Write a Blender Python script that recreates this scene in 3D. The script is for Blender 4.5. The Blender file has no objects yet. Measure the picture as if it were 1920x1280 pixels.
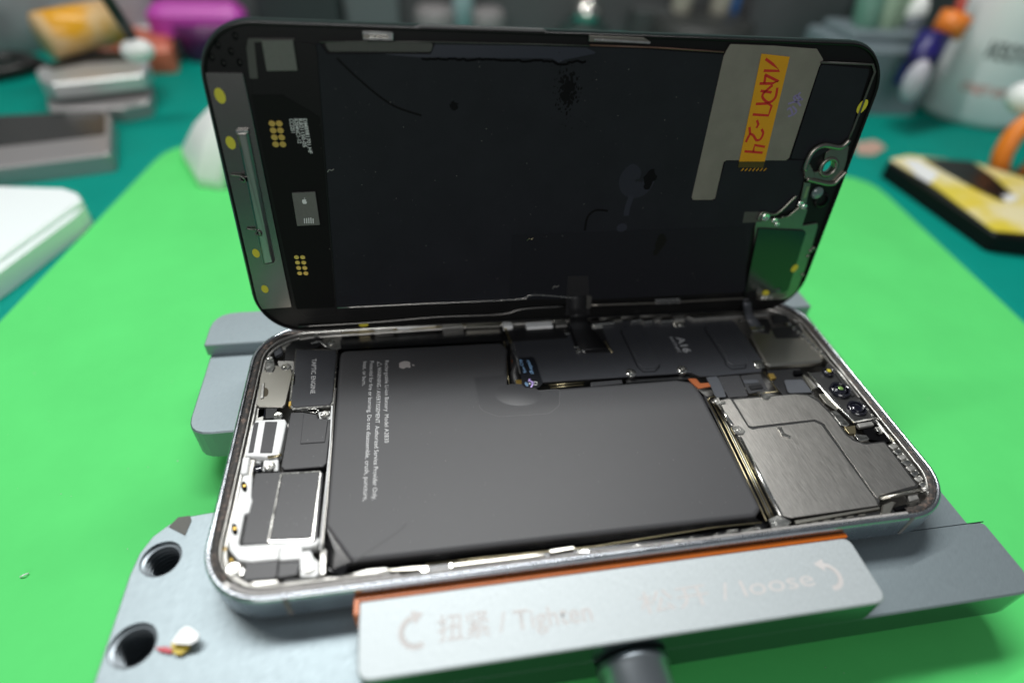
import bpy, bmesh, math, random
from mathutils import Vector, Matrix, Euler
random.seed(7)
MM = 0.001
sc = bpy.context.scene
COL = sc.collection

# ------------------------------------------------------------------ camera
# metric camera solved from the phone's real size (160.7 x 77.6 mm); x right, y away, z up, rim of the phone at z = 0
RC = ((0.98598568, -0.15825079, 0.05281025), (-0.06732683, -0.66707641, -0.74194081), (0.15264119, 0.72798747, -0.66838231))
CAM = Vector((-36.171, -91.873, 108.410))
FPX = 1096.85
cd = bpy.data.cameras.new("camera"); cam = bpy.data.objects.new("camera", cd); COL.objects.link(cam)
X, Yd, Zf = (Vector(r) for r in RC)
cam.matrix_world = Matrix(((X.x, -Yd.x, -Zf.x, CAM.x*MM), (X.y, -Yd.y, -Zf.y, CAM.y*MM), (X.z, -Yd.z, -Zf.z, CAM.z*MM), (0, 0, 0, 1)))
cd.sensor_width = 36; cd.lens = FPX/1920*36; cd.clip_start = 0.005; cd.clip_end = 20
cd.dof.use_dof = True; cd.dof.focus_distance = 0.142; cd.dof.aperture_fstop = 4.6
sc.camera = cam

# ------------------------------------------------------------------ light
w = bpy.data.worlds.new("World"); sc.world = w; w.use_nodes = True
wn = w.node_tree; wbg = wn.nodes["Background"]
wbg.inputs[0].default_value = (0.86, 0.93, 1.0, 1); wbg.inputs[1].default_value = 0.13
def area(name, loc, target, sx, sy, power, color):
    l = bpy.data.lights.new(name, 'AREA'); l.shape = 'RECTANGLE'; l.size = sx*MM; l.size_y = sy*MM; l.energy = power; l.color = color
    o = bpy.data.objects.new(name, l); COL.objects.link(o); o.location = Vector(loc)*MM
    d = (Vector(target)-Vector(loc)).normalized()
    o.rotation_euler = d.to_track_quat('-Z', 'Y').to_euler(); return o
area("bench_lamp", (-85, 222, 500), (-30, -10, 0), 640, 16, 3.2, (1.0, 0.99, 0.96))
area("ceiling_lamp", (-100, 700, 1700), (0, 0, 0), 1200, 180, 14.0, (0.92, 0.97, 1.0))
area("added_front_fill", (-350, -1400, 700), (0, 40, 0), 900, 600, 8.0, (1.0, 0.98, 0.97))  # added fill for the display back and bottle, no such lamp seen
sc.view_settings.view_transform = 'Standard'; sc.view_settings.look = 'None'
sc.view_settings.exposure = 0.0; sc.view_settings.gamma = 1.0

# ------------------------------------------------------------------ materials
def lin(c): return tuple(((v/255)/12.92 if v <= 10 else ((v/255+0.055)/1.055)**2.4) for v in c)
MATS = {}
def mat(name, col, metal=0.0, rough=0.5, var=0.0, scale=1.0, bump=0.0, bscale=None, brush=None, dust=0.0, spec=0.5, trans=0.0, coat=0.0, col2=None, c2scale=0.3, c2lo=.45, c2hi=.6, rvar=0.0, alpha=1.0, ior=1.45, sss=0):
    """col: linear albedo. scale: noise cycles per mm. brush: (angle_deg, stretch)"""
    m = bpy.data.materials.new(name); m.use_nodes = True; nt = m.node_tree; N = nt.nodes; L = nt.links
    b = N["Principled BSDF"]; b.inputs['Base Color'].default_value = (*col, 1); b.inputs['Metallic'].default_value = metal
    b.inputs['Roughness'].default_value = rough; b.inputs['Specular IOR Level'].default_value = spec
    b.inputs['Transmission Weight'].default_value = trans; b.inputs['Coat Weight'].default_value = coat; b.inputs['Alpha'].default_value = alpha
    b.inputs['IOR'].default_value = ior; b.inputs['Coat Roughness'].default_value = .15
    if sss: b.inputs['Subsurface Weight'].default_value = sss; b.inputs['Subsurface Scale'].default_value = .01
    tc = N.new("ShaderNodeTexCoord"); src = tc.outputs['Object']
    def noise(sc_, detail=4, vec=None, r=.6):
        n = N.new("ShaderNodeTexNoise"); n.inputs['Scale'].default_value = sc_*1000; n.inputs['Detail'].default_value = detail; n.inputs['Roughness'].default_value = r
        L.new(vec or src, n.inputs['Vector']); return n.outputs['Fac']
    def mrange(fac, a, b_, c, d):
        n = N.new("ShaderNodeMapRange"); n.inputs[1].default_value = a; n.inputs[2].default_value = b_; n.inputs[3].default_value = c; n.inputs[4].default_value = d
        L.new(fac, n.inputs[0]); return n.outputs[0]
    def mix(fac, a, b_, mode='MIX'):
        n = N.new("ShaderNodeMix"); n.data_type = 'RGBA'; n.blend_type = mode
        for s, v in ((0, fac), (6, a), (7, b_)):
            if isinstance(v, bpy.types.NodeSocket): L.new(v, n.inputs[s])
            elif s == 0: n.inputs[s].default_value = v
            else: n.inputs[s].default_value = (*v, 1)
        return n.outputs[2]
    vec = src
    if brush:
        r = N.new("ShaderNodeMapping"); r.inputs['Rotation'].default_value = (0, 0, math.radians(brush[0]))
        L.new(src, r.inputs[0]); s = N.new("ShaderNodeMapping"); s.inputs['Scale'].default_value = (1, 1/brush[1], 1)
        L.new(r.outputs[0], s.inputs[0]); vec = s.outputs[0]
    c = None
    if var:
        f = mrange(noise(scale, 5, vec), .3, .7, 1-var, 1+var)
        cc = N.new("ShaderNodeCombineColor")
        for i in range(3): L.new(f, cc.inputs[i])
        c = mix(1.0, tuple(col), cc.outputs[0], 'MULTIPLY')
    if col2:
        f = mrange(noise(c2scale, 6), c2lo, c2hi, 0, 1)
        c = mix(f, c if c else tuple(col), tuple(col2))
    if dust:
        f = mrange(noise(2.2, 2), .72-dust*.06, .76, 0, .5)
        c = mix(f, c if c else tuple(col), (.45, .45, .43))
    if c: L.new(c, b.inputs['Base Color'])
    if rvar:
        L.new(mrange(noise((bscale or scale)*.5, 5, vec), .3, .7, max(0.02, rough-rvar), rough+rvar), b.inputs['Roughness'])
    if bump:
        bp = N.new("ShaderNodeBump"); bp.inputs['Strength'].default_value = min(1, bump); bp.inputs['Distance'].default_value = 0.00005*max(1, bump)
        L.new(noise(bscale or scale, 5, vec), bp.inputs['Height']); L.new(bp.outputs[0], b.inputs['Normal'])
    MATS[name] = m; return m

mt_teal = mat("teal_bench_rubber", (0.0, 0.25, 0.195), spec=.15, rough=.6, var=.06, scale=.02, bump=.2, bscale=2)
mt_green = mat("bright_green_silicone", (0.098, 0.61, 0.155), rough=.6, var=.05, scale=.03, bump=.5, bscale=2.4, spec=.15)
mt_anod = mat("blue_grey_anodised_aluminium", (0.265, 0.315, 0.335), metal=.68, rough=.50, var=.08, scale=6, bump=.22, bscale=8, brush=(35, 9), rvar=.05)
mt_jaw = mat("bead_blasted_light_aluminium", (0.44, 0.48, 0.49), metal=.5, rough=.56, var=.10, scale=4, bump=.9, bscale=4.5, brush=(30, 4))
mt_jawside = mat("polished_anodised_side", (0.10, 0.13, 0.14), metal=.9, rough=.16, bump=.1, bscale=1)
mt_thread = mat("machined_thread_metal", (0.22, 0.25, 0.27), metal=.5, rough=.35)
mt_orange = mat("orange_silicone_pad", (0.58, 0.13, 0.008), rough=.35, var=.08, scale=.2, spec=.5)
mt_steel = mat("polished_steel_frame", (0.52, 0.55, 0.59), metal=1, rough=.27, var=.05, scale=.3, bump=.12, bscale=.5, rvar=.06)
mt_side = mat("blue_steel_frame_side", (0.52, 0.58, 0.63), metal=1, rough=.28, var=.05, scale=.3, rvar=.04)
mt_antenna = mat("grey_antenna_plastic", (0.17, 0.16, 0.15), rough=.4)
mt_adh = mat("black_brown_adhesive_residue", (0.030, 0.027, 0.025), rough=.6, bump=1.5, bscale=2.5, col2=(0.17, 0.12, 0.095), c2scale=1.1, c2lo=.52, c2hi=.68)
mt_adh2 = mat("grey_adhesive_residue", (0.36, 0.345, 0.335), rough=.55, bump=1.2, bscale=2, col2=(0.10, 0.09, 0.085), c2scale=1.6, c2lo=.56, c2hi=.70)
mt_alu = mat("milled_aluminium", (0.50, 0.49, 0.46), metal=.85, rough=.38, var=.10, scale=.8, bump=.2, bscale=1.2, rvar=.08)
mt_ledge = mat("dull_grey_ledge", (0.42, 0.41, 0.39), metal=.6, rough=.5, var=.2, scale=.8, bump=.3, bscale=1.5)
mt_white = mat("white_plastic", (0.80, 0.81, 0.80), rough=.32, var=.03, scale=.5)
mt_silver = mat("bright_nickel", (0.72, 0.71, 0.67), metal=1, rough=.22, var=.06, scale=1, bump=.25, bscale=1.5, rvar=.08)
mt_nickel = mat("warm_nickel_plate", (0.52, 0.50, 0.44), metal=1, rough=.3, var=.03, scale=.1)
mt_brushed = mat("brushed_stainless_shield", (0.50, 0.48, 0.45), metal=1, rough=.33, var=.24, scale=6, bump=.3, bscale=7, brush=(-4, 16), rvar=.03)
mt_gold = mat("gold_plating", (0.75, 0.50, 0.13), metal=.9, rough=.3)
mt_brass = mat("pale_gold_strip", (0.55, 0.47, 0.29), metal=1, rough=.28)
mt_copper = mat("orange_copper_flex", (0.42, 0.12, 0.04), metal=.3, rough=.4)
mt_batt = mat("battery_grey_film", (0.055, 0.055, 0.058), rough=.46, spec=.42, var=.02, scale=.3, bump=.04, bscale=3)
mt_pouch = mat("battery_black_pouch", (0.012, 0.012, 0.013), rough=.26, bump=.3, bscale=.5, spec=.5)
mt_clear = mat("thin_clear_patch", (0.046, 0.046, 0.049), rough=.34, spec=.5)
mt_black = mat("black_graphite_sheet", (0.014, 0.015, 0.017), rough=.36, spec=.45, var=.08, scale=.5, dust=.2)
mt_shield = mat("black_board_shield", (0.042, 0.044, 0.050), rough=.34, spec=.55, var=.05, scale=.5, bump=.12, bscale=4)
mt_mod = mat("dark_grey_module_label", (0.040, 0.040, 0.043), rough=.42, spec=.5, var=.04, scale=1, bump=.12, bscale=4, dust=.1)
mt_flex = mat("black_flex_cable", (0.013, 0.013, 0.014), rough=.4, spec=.5, bump=.2, bscale=.8)
mt_greyflex = mat("grey_flex_cable", (0.075, 0.08, 0.09), rough=.35, spec=.6)
mt_print = mat("light_grey_print", (0.62, 0.62, 0.62), rough=.5)
mt_mod2 = mat("pale_edge_grey", (.12, .12, .12), rough=.5)
mt_crease = mat("crease_shade", (0.035, 0.035, 0.037), rough=.5)
mt_printdim = mat("dim_grey_print", (0.42, 0.43, 0.44), rough=.5)
mt_logo = mat("logo_print", (0.40, 0.37, 0.36), rough=.4)
mt_lidfilm = mat("display_back_film", (0.0140, 0.0150, 0.0185), rough=.6, spec=.12, var=.12, scale=.08, bump=.1, bscale=1.5)
mt_lidfilm2 = mat("display_back_film_patch", (0.0118, 0.0126, 0.0155), rough=.6, spec=.12)
mt_bezel = mat("black_bezel_plastic", (0.006, 0.006, 0.006), rough=.35, spec=.22, bump=.3, bscale=1.5)
mt_glass = mat("cover_glass_edge", (0.03, 0.05, 0.045), rough=.08, spec=.8, coat=.6)
mt_gpad = mat("grey_foam_pad", (0.115, 0.115, 0.105), rough=.75, var=.08, scale=2, bump=.4, bscale=3)
mt_gstrip = mat("dark_taupe_tape", (0.050, 0.049, 0.044), rough=.6, var=.06, scale=1)
mt_fplate = mat("dark_mirror_steel", (0.19, 0.185, 0.175), metal=1, rough=.27, var=.03, scale=.6)
mt_barsteel = mat("bar_steel", (0.34, 0.335, 0.32), metal=1, rough=.3)
mt_alutape = mat("satin_foil", (0.185, 0.165, 0.14), metal=.15, rough=.5, var=.10, scale=.15, bump=.25, bscale=1.5)
mt_yellow = mat("yellow_ink_dot", (0.55, 0.47, 0.03), rough=.5)
mt_kapton = mat("amber_tape", (0.56, 0.25, 0.0), rough=.55, spec=.5, var=.05, scale=.2)
mt_kaptond = mat("amber_tape_over_black", (0.06, 0.04, 0.004), rough=.35)
mt_red = mat("red_marker_ink", (0.45, 0.015, 0.008), rough=.5)
mt_purple = mat("faded_purple_ink", (0.20, 0.16, 0.30), rough=.5)
mt_smear_shade = mat("black_smear_and_shade", (0.002, 0.002, 0.0025), rough=.6, spec=.05)  # black for smears and for shade painted in slots, pits and grooves
mt_faint = mat("faint_smear", (0.006, 0.006, 0.0065), rough=.6, spec=.05)
mt_swirl = mat("dull_blue_residue", (0.028, 0.030, 0.040), rough=.7, spec=.1)
mt_dust = mat("pale_dust", (0.28, 0.28, 0.26), rough=.8)
mt_stick = mat("glossy_black_sticker", (0.008, 0.009, 0.012), rough=.3)
mt_cyan = mat("pale_blue_print", (0.28, 0.50, 0.80), rough=.5)
mt_lilac = mat("lilac_print", (0.60, 0.45, 0.92), rough=.5)
mt_lens = mat("dark_lens_glass", (0.006, 0.006, 0.012), rough=.04, spec=.9, coat=.8)
mt_lensg = mat("green_lens_reflection", (0.25, 0.42, 0.12), rough=.12, metal=.4)  # green reflection in the lens, put into the colour
mt_camp = mat("dark_camera_plate", (0.05, 0.05, 0.05), metal=.6, rough=.4, bump=.3, bscale=2)
mt_jprint = mat("pale_pink_engraving", (0.58, 0.555, 0.54), metal=.1, rough=.75)

# ------------------------------------------------------------------ frames and pixel-free geometry helpers
class Frame:
    """a flat working plane of a real object: origin O (mm), axes S (columns)"""
    def __init__(s, O, S): s.O = Vector(O); s.S = Matrix(S)
    def at(s, px, py, w_=0.0):
        d = Vector(((px-960)/FPX, (py-640)/FPX, 1)); d = X*d.x + Yd*d.y + Zf*d.z
        n = s.S.col[2]; o = s.O + n*w_
        t = ((o-CAM).dot(n))/d.dot(n); P = CAM+d*t-s.O
        q = s.S.transposed() @ P
        return Vector((q.x, q.y, w_))
BODY = Frame((0, 0, 0), ((1, 0, 0), (0, 1, 0), (0, 0, 1)))
LID = Frame((1.1268, 39.5728, 36.8693), ((0.99981694, 0.01868256, -0.00412881), (-0.00643623, 0.12518677, -0.99211232), (-0.01801833, 0.99195727, 0.1252841)))

class Root: pass
def thing(name, label, cat, frame=BODY, off=(0, 0, 0), group=None):
    r = Root(); o = bpy.data.objects.new(name, None); COL.objects.link(o); o.empty_display_size = .005
    off = Vector(off); R3 = frame.S; loc = frame.O + R3 @ off
    o.matrix_world = Matrix.Translation(loc*MM) @ R3.to_4x4()
    o['label'] = label; o['category'] = cat
    if group: o['group'] = group
    r.o = o; r.off = off; r.f = frame; return r
def tag(o, label, cat, group=None):
    o['label'] = label; o['category'] = cat
    if group: o['group'] = group
    return o
def link(name, me, m, root, parent=None, smooth=False, kind=None, label=None):
    if m: me.materials.append(m)
    if smooth: me.polygons.foreach_set('use_smooth', [True]*len(me.polygons))
    o = bpy.data.objects.new(name, me); COL.objects.link(o)
    if parent is not None: o.parent = parent
    elif root is not None: o.parent = root.o
    if kind: o['kind'] = kind
    if label: o['label'] = label
    return o
def mk(name, verts, faces, m, root, parent=None, smooth=False, kind=None, label=None):
    off = root.off if root else Vector((0, 0, 0))
    me = bpy.data.meshes.new(name); me.from_pydata([((Vector(v)-off)*MM)[:] for v in verts], [], faces); me.update()
    bm = bmesh.new(); bm.from_mesh(me); bmesh.ops.recalc_face_normals(bm, faces=bm.faces[:]); bm.to_mesh(me); bm.free()
    return link(name, me, m, root, parent, smooth, kind, label)
def rp(pts, r, seg=5):
    """round the corners of a polygon; r number or list"""
    n = len(pts); out = []
    for i in range(n):
        a, b, c = (Vector(pts[(i+k) % n][:2]) for k in (-1, 0, 1))
        ri = r[i] if isinstance(r, (list, tuple)) else r
        u = (a-b); v = (c-b); lu, lv = u.length, v.length
        if ri <= 0 or lu < 1e-6 or lv < 1e-6: out.append(b); continue
        u /= lu; v /= lv; ang = u.angle(v) if -1 < u.dot(v) < 1 else math.pi
        if ang > 3.05: out.append(b); continue
        t = min(ri/math.tan(ang/2), lu*.48, lv*.48)
        p, q = b+u*t, b+v*t
        for k in range(seg+1):
            s = k/seg; out.append(p*(1-s)**2 + b*2*s*(1-s) + q*s*s)
    return out
def inset(pts, d):
    n = len(pts); A = sum(pts[i].x*pts[(i+1) % n].y-pts[(i+1) % n].x*pts[i].y for i in range(n)); sg = 1 if A > 0 else -1
    out = []
    for i in range(n):
        a, b, c = pts[i-1], pts[i], pts[(i+1) % n]
        e1 = (b-a); e2 = (c-b)
        if e1.length < 1e-7: e1 = e2
        if e2.length < 1e-7: e2 = e1
        n1 = Vector((-e1.y, e1.x)).normalized()*sg; n2 = Vector((-e2.y, e2.x)).normalized()*sg
        m = n1+n2
        if m.length < 1e-4: out.append(b+n1*d); continue
        m.normalize(); out.append(b+m*(d/max(.45, m.dot(n1))))
    return out
def V2(pts): return [Vector(p[:2]) for p in pts]
def prism(name, pts, z1, z0, m, root, bev=.12, r=0, parent=None, holes=None, smooth=False, **k):
    ol = rp(pts, r) if r else V2(pts)
    n = len(ol)
    if holes:
        bm = bmesh.new()
        def ring(c, z): return [bm.verts.new((p.x, p.y, z)) for p in c]
        loops = [ol]+[V2(h) for h in holes]
        tops = []; 
        for i, lp in enumerate(loops):
            t = ring(inset(lp, bev) if i == 0 and bev else lp, z1); b = ring(lp, z0); tops.append(t)
            mids = ring(lp, z1-bev) if i == 0 and bev else None
            nn = len(lp)
            for j in range(nn):
                q = (j+1) % nn
                if mids: bm.faces.new((t[j], t[q], mids[q], mids[j])); bm.faces.new((mids[j], mids[q], b[q], b[j]))
                else: bm.faces.new((t[j], t[q], b[q], b[j]))
        edges = []
        for t in tops:
            for j in range(len(t)):
                e = bm.edges.get((t[j], t[(j+1) % len(t)])); edges.append(e)
        bmesh.ops.triangle_fill(bm, edges=edges, use_beauty=True, use_dissolve=False, normal=(0, 0, 1))
        bmesh.ops.recalc_face_normals(bm, faces=bm.faces[:])
        for v in bm.verts: v.co = (v.co-root.off)*MM
        me = bpy.data.meshes.new(name); bm.to_mesh(me); bm.free()
        return link(name, me, m, root, parent, **k)
    V = []; F = []
    if bev > 0:
        tp = inset(ol, bev)
        V += [(p.x, p.y, z1) for p in tp]+[(p.x, p.y, z1-bev) for p in ol]+[(p.x, p.y, z0) for p in ol]
        for j in range(n):
            q = (j+1) % n; F += [(j, q, n+q, n+j), (n+j, n+q, 2*n+q, 2*n+j)]
        F += [tuple(range(n)), tuple(range(3*n-1, 2*n-1, -1))]
    else:
        V += [(p.x, p.y, z1) for p in ol]+[(p.x, p.y, z0) for p in ol]
        for j in range(n):
            q = (j+1) % n; F.append((j, q, n+q, n+j))
        F += [tuple(range(n)), tuple(range(2*n-1, n-1, -1))]
    return mk(name, V, F, m, root, parent, smooth, **k)
def P(name, px, z1, th, m, root, **k):
    """prism whose top outline was measured on its own plane"""
    return prism(name, [root.f.at(a, b, z1) for a, b in px], z1, z1-th, m, root, **k)
def rect(cx, cy, w_, h_, a=0):
    c, s = math.cos(math.radians(a)), math.sin(math.radians(a))
    return [Vector((cx+x*c-y*s, cy+x*s+y*c)) for x, y in ((-w_/2, -h_/2), (w_/2, -h_/2), (w_/2, h_/2), (-w_/2, h_/2))]
def circ(cx, cy, r, n=24, ry=None, a=0):
    ry = ry or r; c, s = math.cos(math.radians(a)), math.sin(math.radians(a)); out = []
    for i in range(n):
        t = 2*math.pi*i/n; x, y = r*math.cos(t), ry*math.sin(t); out.append(Vector((cx+x*c-y*s, cy+x*s+y*c)))
    return out
def rrect(W, H, R, cx=0, cy=0, seg=10, ins=0):
    W -= 2*ins; H -= 2*ins; R = max(.2, R-ins); out = []
    for sx, sy, a0 in ((1, 1, 0), (-1, 1, 90), (-1, -1, 180), (1, -1, 270)):
        for k in range(seg+1):
            t = math.radians(a0+90*k/seg); out.append(Vector((cx+sx*(W/2-R)+R*math.cos(t), cy+sy*(H/2-R)+R*math.sin(t))))
    return out
def loops(name, rings, m, root, cap0=False, cap1=False, parent=None, smooth=False, close=False, **k):
    """rings: list of (pts2d, z)"""
    n = len(rings[0][0]); V = []; F = []
    for pts, z in rings: V += [(p.x, p.y, z) for p in pts]
    R_ = len(rings)
    for i in range(R_-1 + (1 if close else 0)):
        a = i*n; b = ((i+1) % R_)*n
        for j in range(n):
            q = (j+1) % n; F.append((a+j, a+q, b+q, b+j))
    if cap0: F.append(tuple(range(n)))
    if cap1: F.append(tuple(range((R_-1)*n, R_*n)))
    return mk(name, V, F, m, root, parent, smooth, **k)
def tube(name, pts, r, m, root, parent=None, n=8, cap=True, r2=None, **k):
    pts = [Vector(p) for p in pts]; V = []; F = []
    T = (pts[1]-pts[0]).normalized(); up = Vector((0, 0, 1)) if abs(T.z) < .9 else Vector((1, 0, 0))
    for i, p in enumerate(pts):
        if i == 0: t = pts[1]-p
        elif i == len(pts)-1: t = p-pts[i-1]
        else: t = (pts[i+1]-p).normalized()+(p-pts[i-1]).normalized()
        t.normalize(); a = t.cross(up)
        if a.length < 1e-4: a = t.cross(Vector((1, 0, 0)))
        a.normalize(); b = a.cross(t).normalized()
        rr = r if r2 is None else r+(r2-r)*i/(len(pts)-1)
        for j in range(n):
            th = 2*math.pi*(j+.5)/n; V.append(p+a*rr*math.cos(th)+b*rr*math.sin(th))
    for i in range(len(pts)-1):
        for j in range(n):
            q = (j+1) % n; F.append((i*n+j, i*n+q, (i+1)*n+q, (i+1)*n+j))
    if cap: F += [tuple(range(n)), tuple(range((len(pts)-1)*n, len(pts)*n))]
    return mk(name, V, F, m, root, parent, True, **k)
def wire(name, px, z, r, m, root, **k):
    """bar of square section following a measured line on the frame plane"""
    return tube(name, [root.f.at(a, b, z) for a, b in px], r, m, root, n=4 if r < .9 else 8, **k)
def band(name, pts, width, th, m, root, side=(1, 0, 0), parent=None, **k):
    """flat ribbon: pts centre line 3D, width number or list, side direction"""
    pts = [Vector(p) for p in pts]; sd = Vector(side).normalized(); V = []; F = []; n = len(pts)
    for i, p in enumerate(pts):
        t = (pts[min(i+1, n-1)]-pts[max(i-1, 0)]).normalized(); nn = sd.cross(t).normalized()
        wd = (width[i] if isinstance(width, (list, tuple)) else width)/2
        for a, b in ((-wd, -th/2), (wd, -th/2), (wd, th/2), (-wd, th/2)): V.append(p+sd*a+nn*b)
    for i in range(n-1):
        for j in range(4):
            q = (j+1) % 4; F.append((i*4+j, i*4+q, i*4+4+q, i*4+4+j))
    F += [(0, 1, 2, 3), (4*n-4, 4*n-3, 4*n-2, 4*n-1)]
    return mk(name, V, F, m, root, parent, True, **k)
def catmull(pts, k=6):
    P_ = [Vector(p) for p in pts]; out = []
    for i in range(len(P_)-1):
        a = P_[max(i-1, 0)]; b = P_[i]; c = P_[i+1]; d = P_[min(i+2, len(P_)-1)]
        for j in range(k):
            t = j/k; out.append(.5*((2*b)+(c-a)*t+(2*a-5*b+4*c-d)*t*t+(3*b-a-3*c+d)*t**3))
    out.append(P_[-1]); return out
def lathe(name, c, prof, m, root, n=24, axis='z', parent=None, smooth=True, cap=True, **k):
    V = []; F = []; c = Vector(c)
    for r, h in prof:
        for j in range(n):
            t = 2*math.pi*j/n; x, y = r*math.cos(t), r*math.sin(t)
            V.append(c+(Vector((x, y, h)) if axis == 'z' else Vector((x, h, y)) if axis == 'y' else Vector((h, x, y))))
    for i in range(len(prof)-1):
        for j in range(n):
            q = (j+1) % n; F.append((i*n+j, i*n+q, (i+1)*n+q, (i+1)*n+j))
    if cap: F += [tuple(range(n)), tuple(range((len(prof)-1)*n, len(prof)*n))]
    return mk(name, V, F, m, root, parent, smooth, **k)
def flat(name, shapes, z, m, root, parent=None, **k):
    """thin printed shapes lying on a plane"""
    V = []; F = []
    for s in shapes:
        b = len(V); n = len(s); V += [(p[0], p[1], z) for p in s]; F.append(tuple(range(b, b+n)))
    return mk(name, V, F, m, root, parent, **k)
def strokes(name, lines, wd, z, m, root, parent=None, **k):
    V = []; F = []
    for ln in lines:
        ln = [Vector(p[:2]) for p in ln]; n = len(ln); b = len(V)
        for i, p in enumerate(ln):
            t = (ln[min(i+1, n-1)]-ln[max(i-1, 0)]).normalized(); q = Vector((-t.y, t.x))*wd/2
            V += [(p.x-q.x, p.y-q.y, z), (p.x+q.x, p.y+q.y, z)]
        for i in range(n-1): F.append((b+2*i, b+2*i+2, b+2*i+3, b+2*i+1))
    return mk(name, V, F, m, root, parent, **k)
def text(name, s, root, p0, p1, z, h, m, parent=None, bold=0.0, **k):
    """p0, p1: start and end of the base line as measured on the plane; h cap height in mm"""
    cu = bpy.data.curves.new("t", 'FONT'); cu.body = s; cu.size = 1; cu.resolution_u = 3; cu.offset = bold
    o = bpy.data.objects.new("t", cu); COL.objects.link(o); bpy.context.view_layer.update()
    me0 = bpy.data.meshes.new_from_object(o.evaluated_get(bpy.context.evaluated_depsgraph_get()))
    bpy.data.objects.remove(o); bpy.data.curves.remove(cu)
    a = root.f.at(*p0, z) if len(p0) == 2 else Vector(p0); b = root.f.at(*p1, z) if len(p1) == 2 else Vector(p1)
    a = a.to_2d(); b = b.to_2d(); d = (b-a); Ln = d.length; d.normalize(); u = Vector((-d.y, d.x))
    xs = [v.co.x for v in me0.vertices]; x0, x1 = min(xs), max(xs); sx = Ln/(x1-x0); sy = h/.72
    for v in me0.vertices:
        q = a+d*((v.co.x-x0)*sx)+u*(v.co.y*sy); v.co = (Vector((q.x, q.y, z))-root.off)*MM
    me0.name = name; return link(name, me0, m, root, parent, **k)

# shared screw mesh (radius 1, head at z=0)
def screw_mesh():
    V = []; F = []; n = 20
    prof = [(.0, -.34), (.20, -.34), (.26, -.04), (.80, 0), (.97, -.10), (1.0, -.3), (1.0, -.9)]
    for i, (r, h) in enumerate(prof):
        for j in range(n):
            t = 2*math.pi*j/n; rr = r
            if i in (1, 2): rr = r*(1.35 if (j % 4 == 0) else .8)
            V.append((rr*math.cos(t)*MM, rr*math.sin(t)*MM, h*MM))
    for i in range(len(prof)-1):
        for j in range(n):
            q = (j+1) % n; F.append((i*n+j, i*n+q, (i+1)*n+q, (i+1)*n+j))
    me = bpy.data.meshes.new("screw"); me.from_pydata(V, [], F); me.update(); me.materials.append(mt_silver)
    return me
SCREW = screw_mesh()
def screw(px, py, z, r, root, tilt=0):
    p = root.f.at(px, py, z)-root.off; o = bpy.data.objects.new("screw", SCREW); COL.objects.link(o); o.parent = root.o
    o.location = p*MM; o.scale = (r, r, r); o.rotation_euler = (0, 0, random.random()*3); return o
def structure(name, o): o['kind'] = 'structure'; o.name = name; return o

# ------------------------------------------------------------------ setting: bench and back panel
W0 = Root(); W0.o = None; W0.off = Vector((0, 0, 0)); W0.f = BODY
def top(fn, *a, **k): return fn(*a, W0, **k)
ZT = -29.0     # teal bench mat
ZM = -27.5     # bright green mat top
o = prism("work_surface", [(-900, -190), (900, -190), (900, 470), (-900, 470)], ZT, ZT-5, mt_teal, W0, bev=0); o['kind'] = 'structure'
mt_wall = mat("grey_back_panel", (0.085, 0.088, 0.09), rough=.6, var=.15, scale=.01, bump=.2, bscale=.3)
o = prism("wall", [(-900, 440), (900, 440), (900, 470), (-900, 470)], 900, ZT-5.1, mt_wall, W0, bev=0); o['kind'] = 'structure'

gm = thing("silicone_mat", "thin bright green silicone mat with rounded corners lying on the teal bench under the clamp", "mat", off=(0, 0, ZT))
ml = [BODY.at(*q, ZM).to_2d() for q in ((0, 600), (290, 300))]; mr = [BODY.at(*q, ZM).to_2d() for q in ((1645, 348), (1920, 603))]
ul = (ml[1]-ml[0]).normalized(); ur = (mr[0]-mr[1]).normalized()
GM = [ml[0]-ul*210, mr[1]-ur*170, mr[0]+ur*11, ml[1]+ul*22]
prism("sheet", GM, ZM, ZT+.02, mt_green, gm, bev=.4, r=[4, 4, 22, 22])

random.seed(21); V = []; F = []
for i in range(90):
    q = BODY.at(random.uniform(0, 1900), random.uniform(420, 1270), ZM+.05); sz = random.choice((.12, .15, .2, .3)); a_ = random.random()*3; b_ = len(V)
    if -97 < q.x < 92 and -56 < q.y < 56: continue
    for t_ in range(4): V.append((q.x+sz*math.cos(a_+t_*1.57), q.y+sz*.5*math.sin(a_+t_*1.57), ZM+.03+.1*(t_ % 2)))
    F.append((b_, b_+1, b_+2, b_+3))
mk("dust", V, F, mat("mat_lint", (.45, .55, .45), rough=.8), gm, kind="stuff")
fi = thing("white_fibre", "tiny white fibre lying on the green mat left of the clamp's threaded holes", "fibre", off=BODY.at(45, 1077, ZM))
tube("strand", [BODY.at(38, 1081, ZM+.3), BODY.at(45, 1077, ZM+.8), BODY.at(54, 1074, ZM+.3)], .18, mt_white, fi, n=5)
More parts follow.
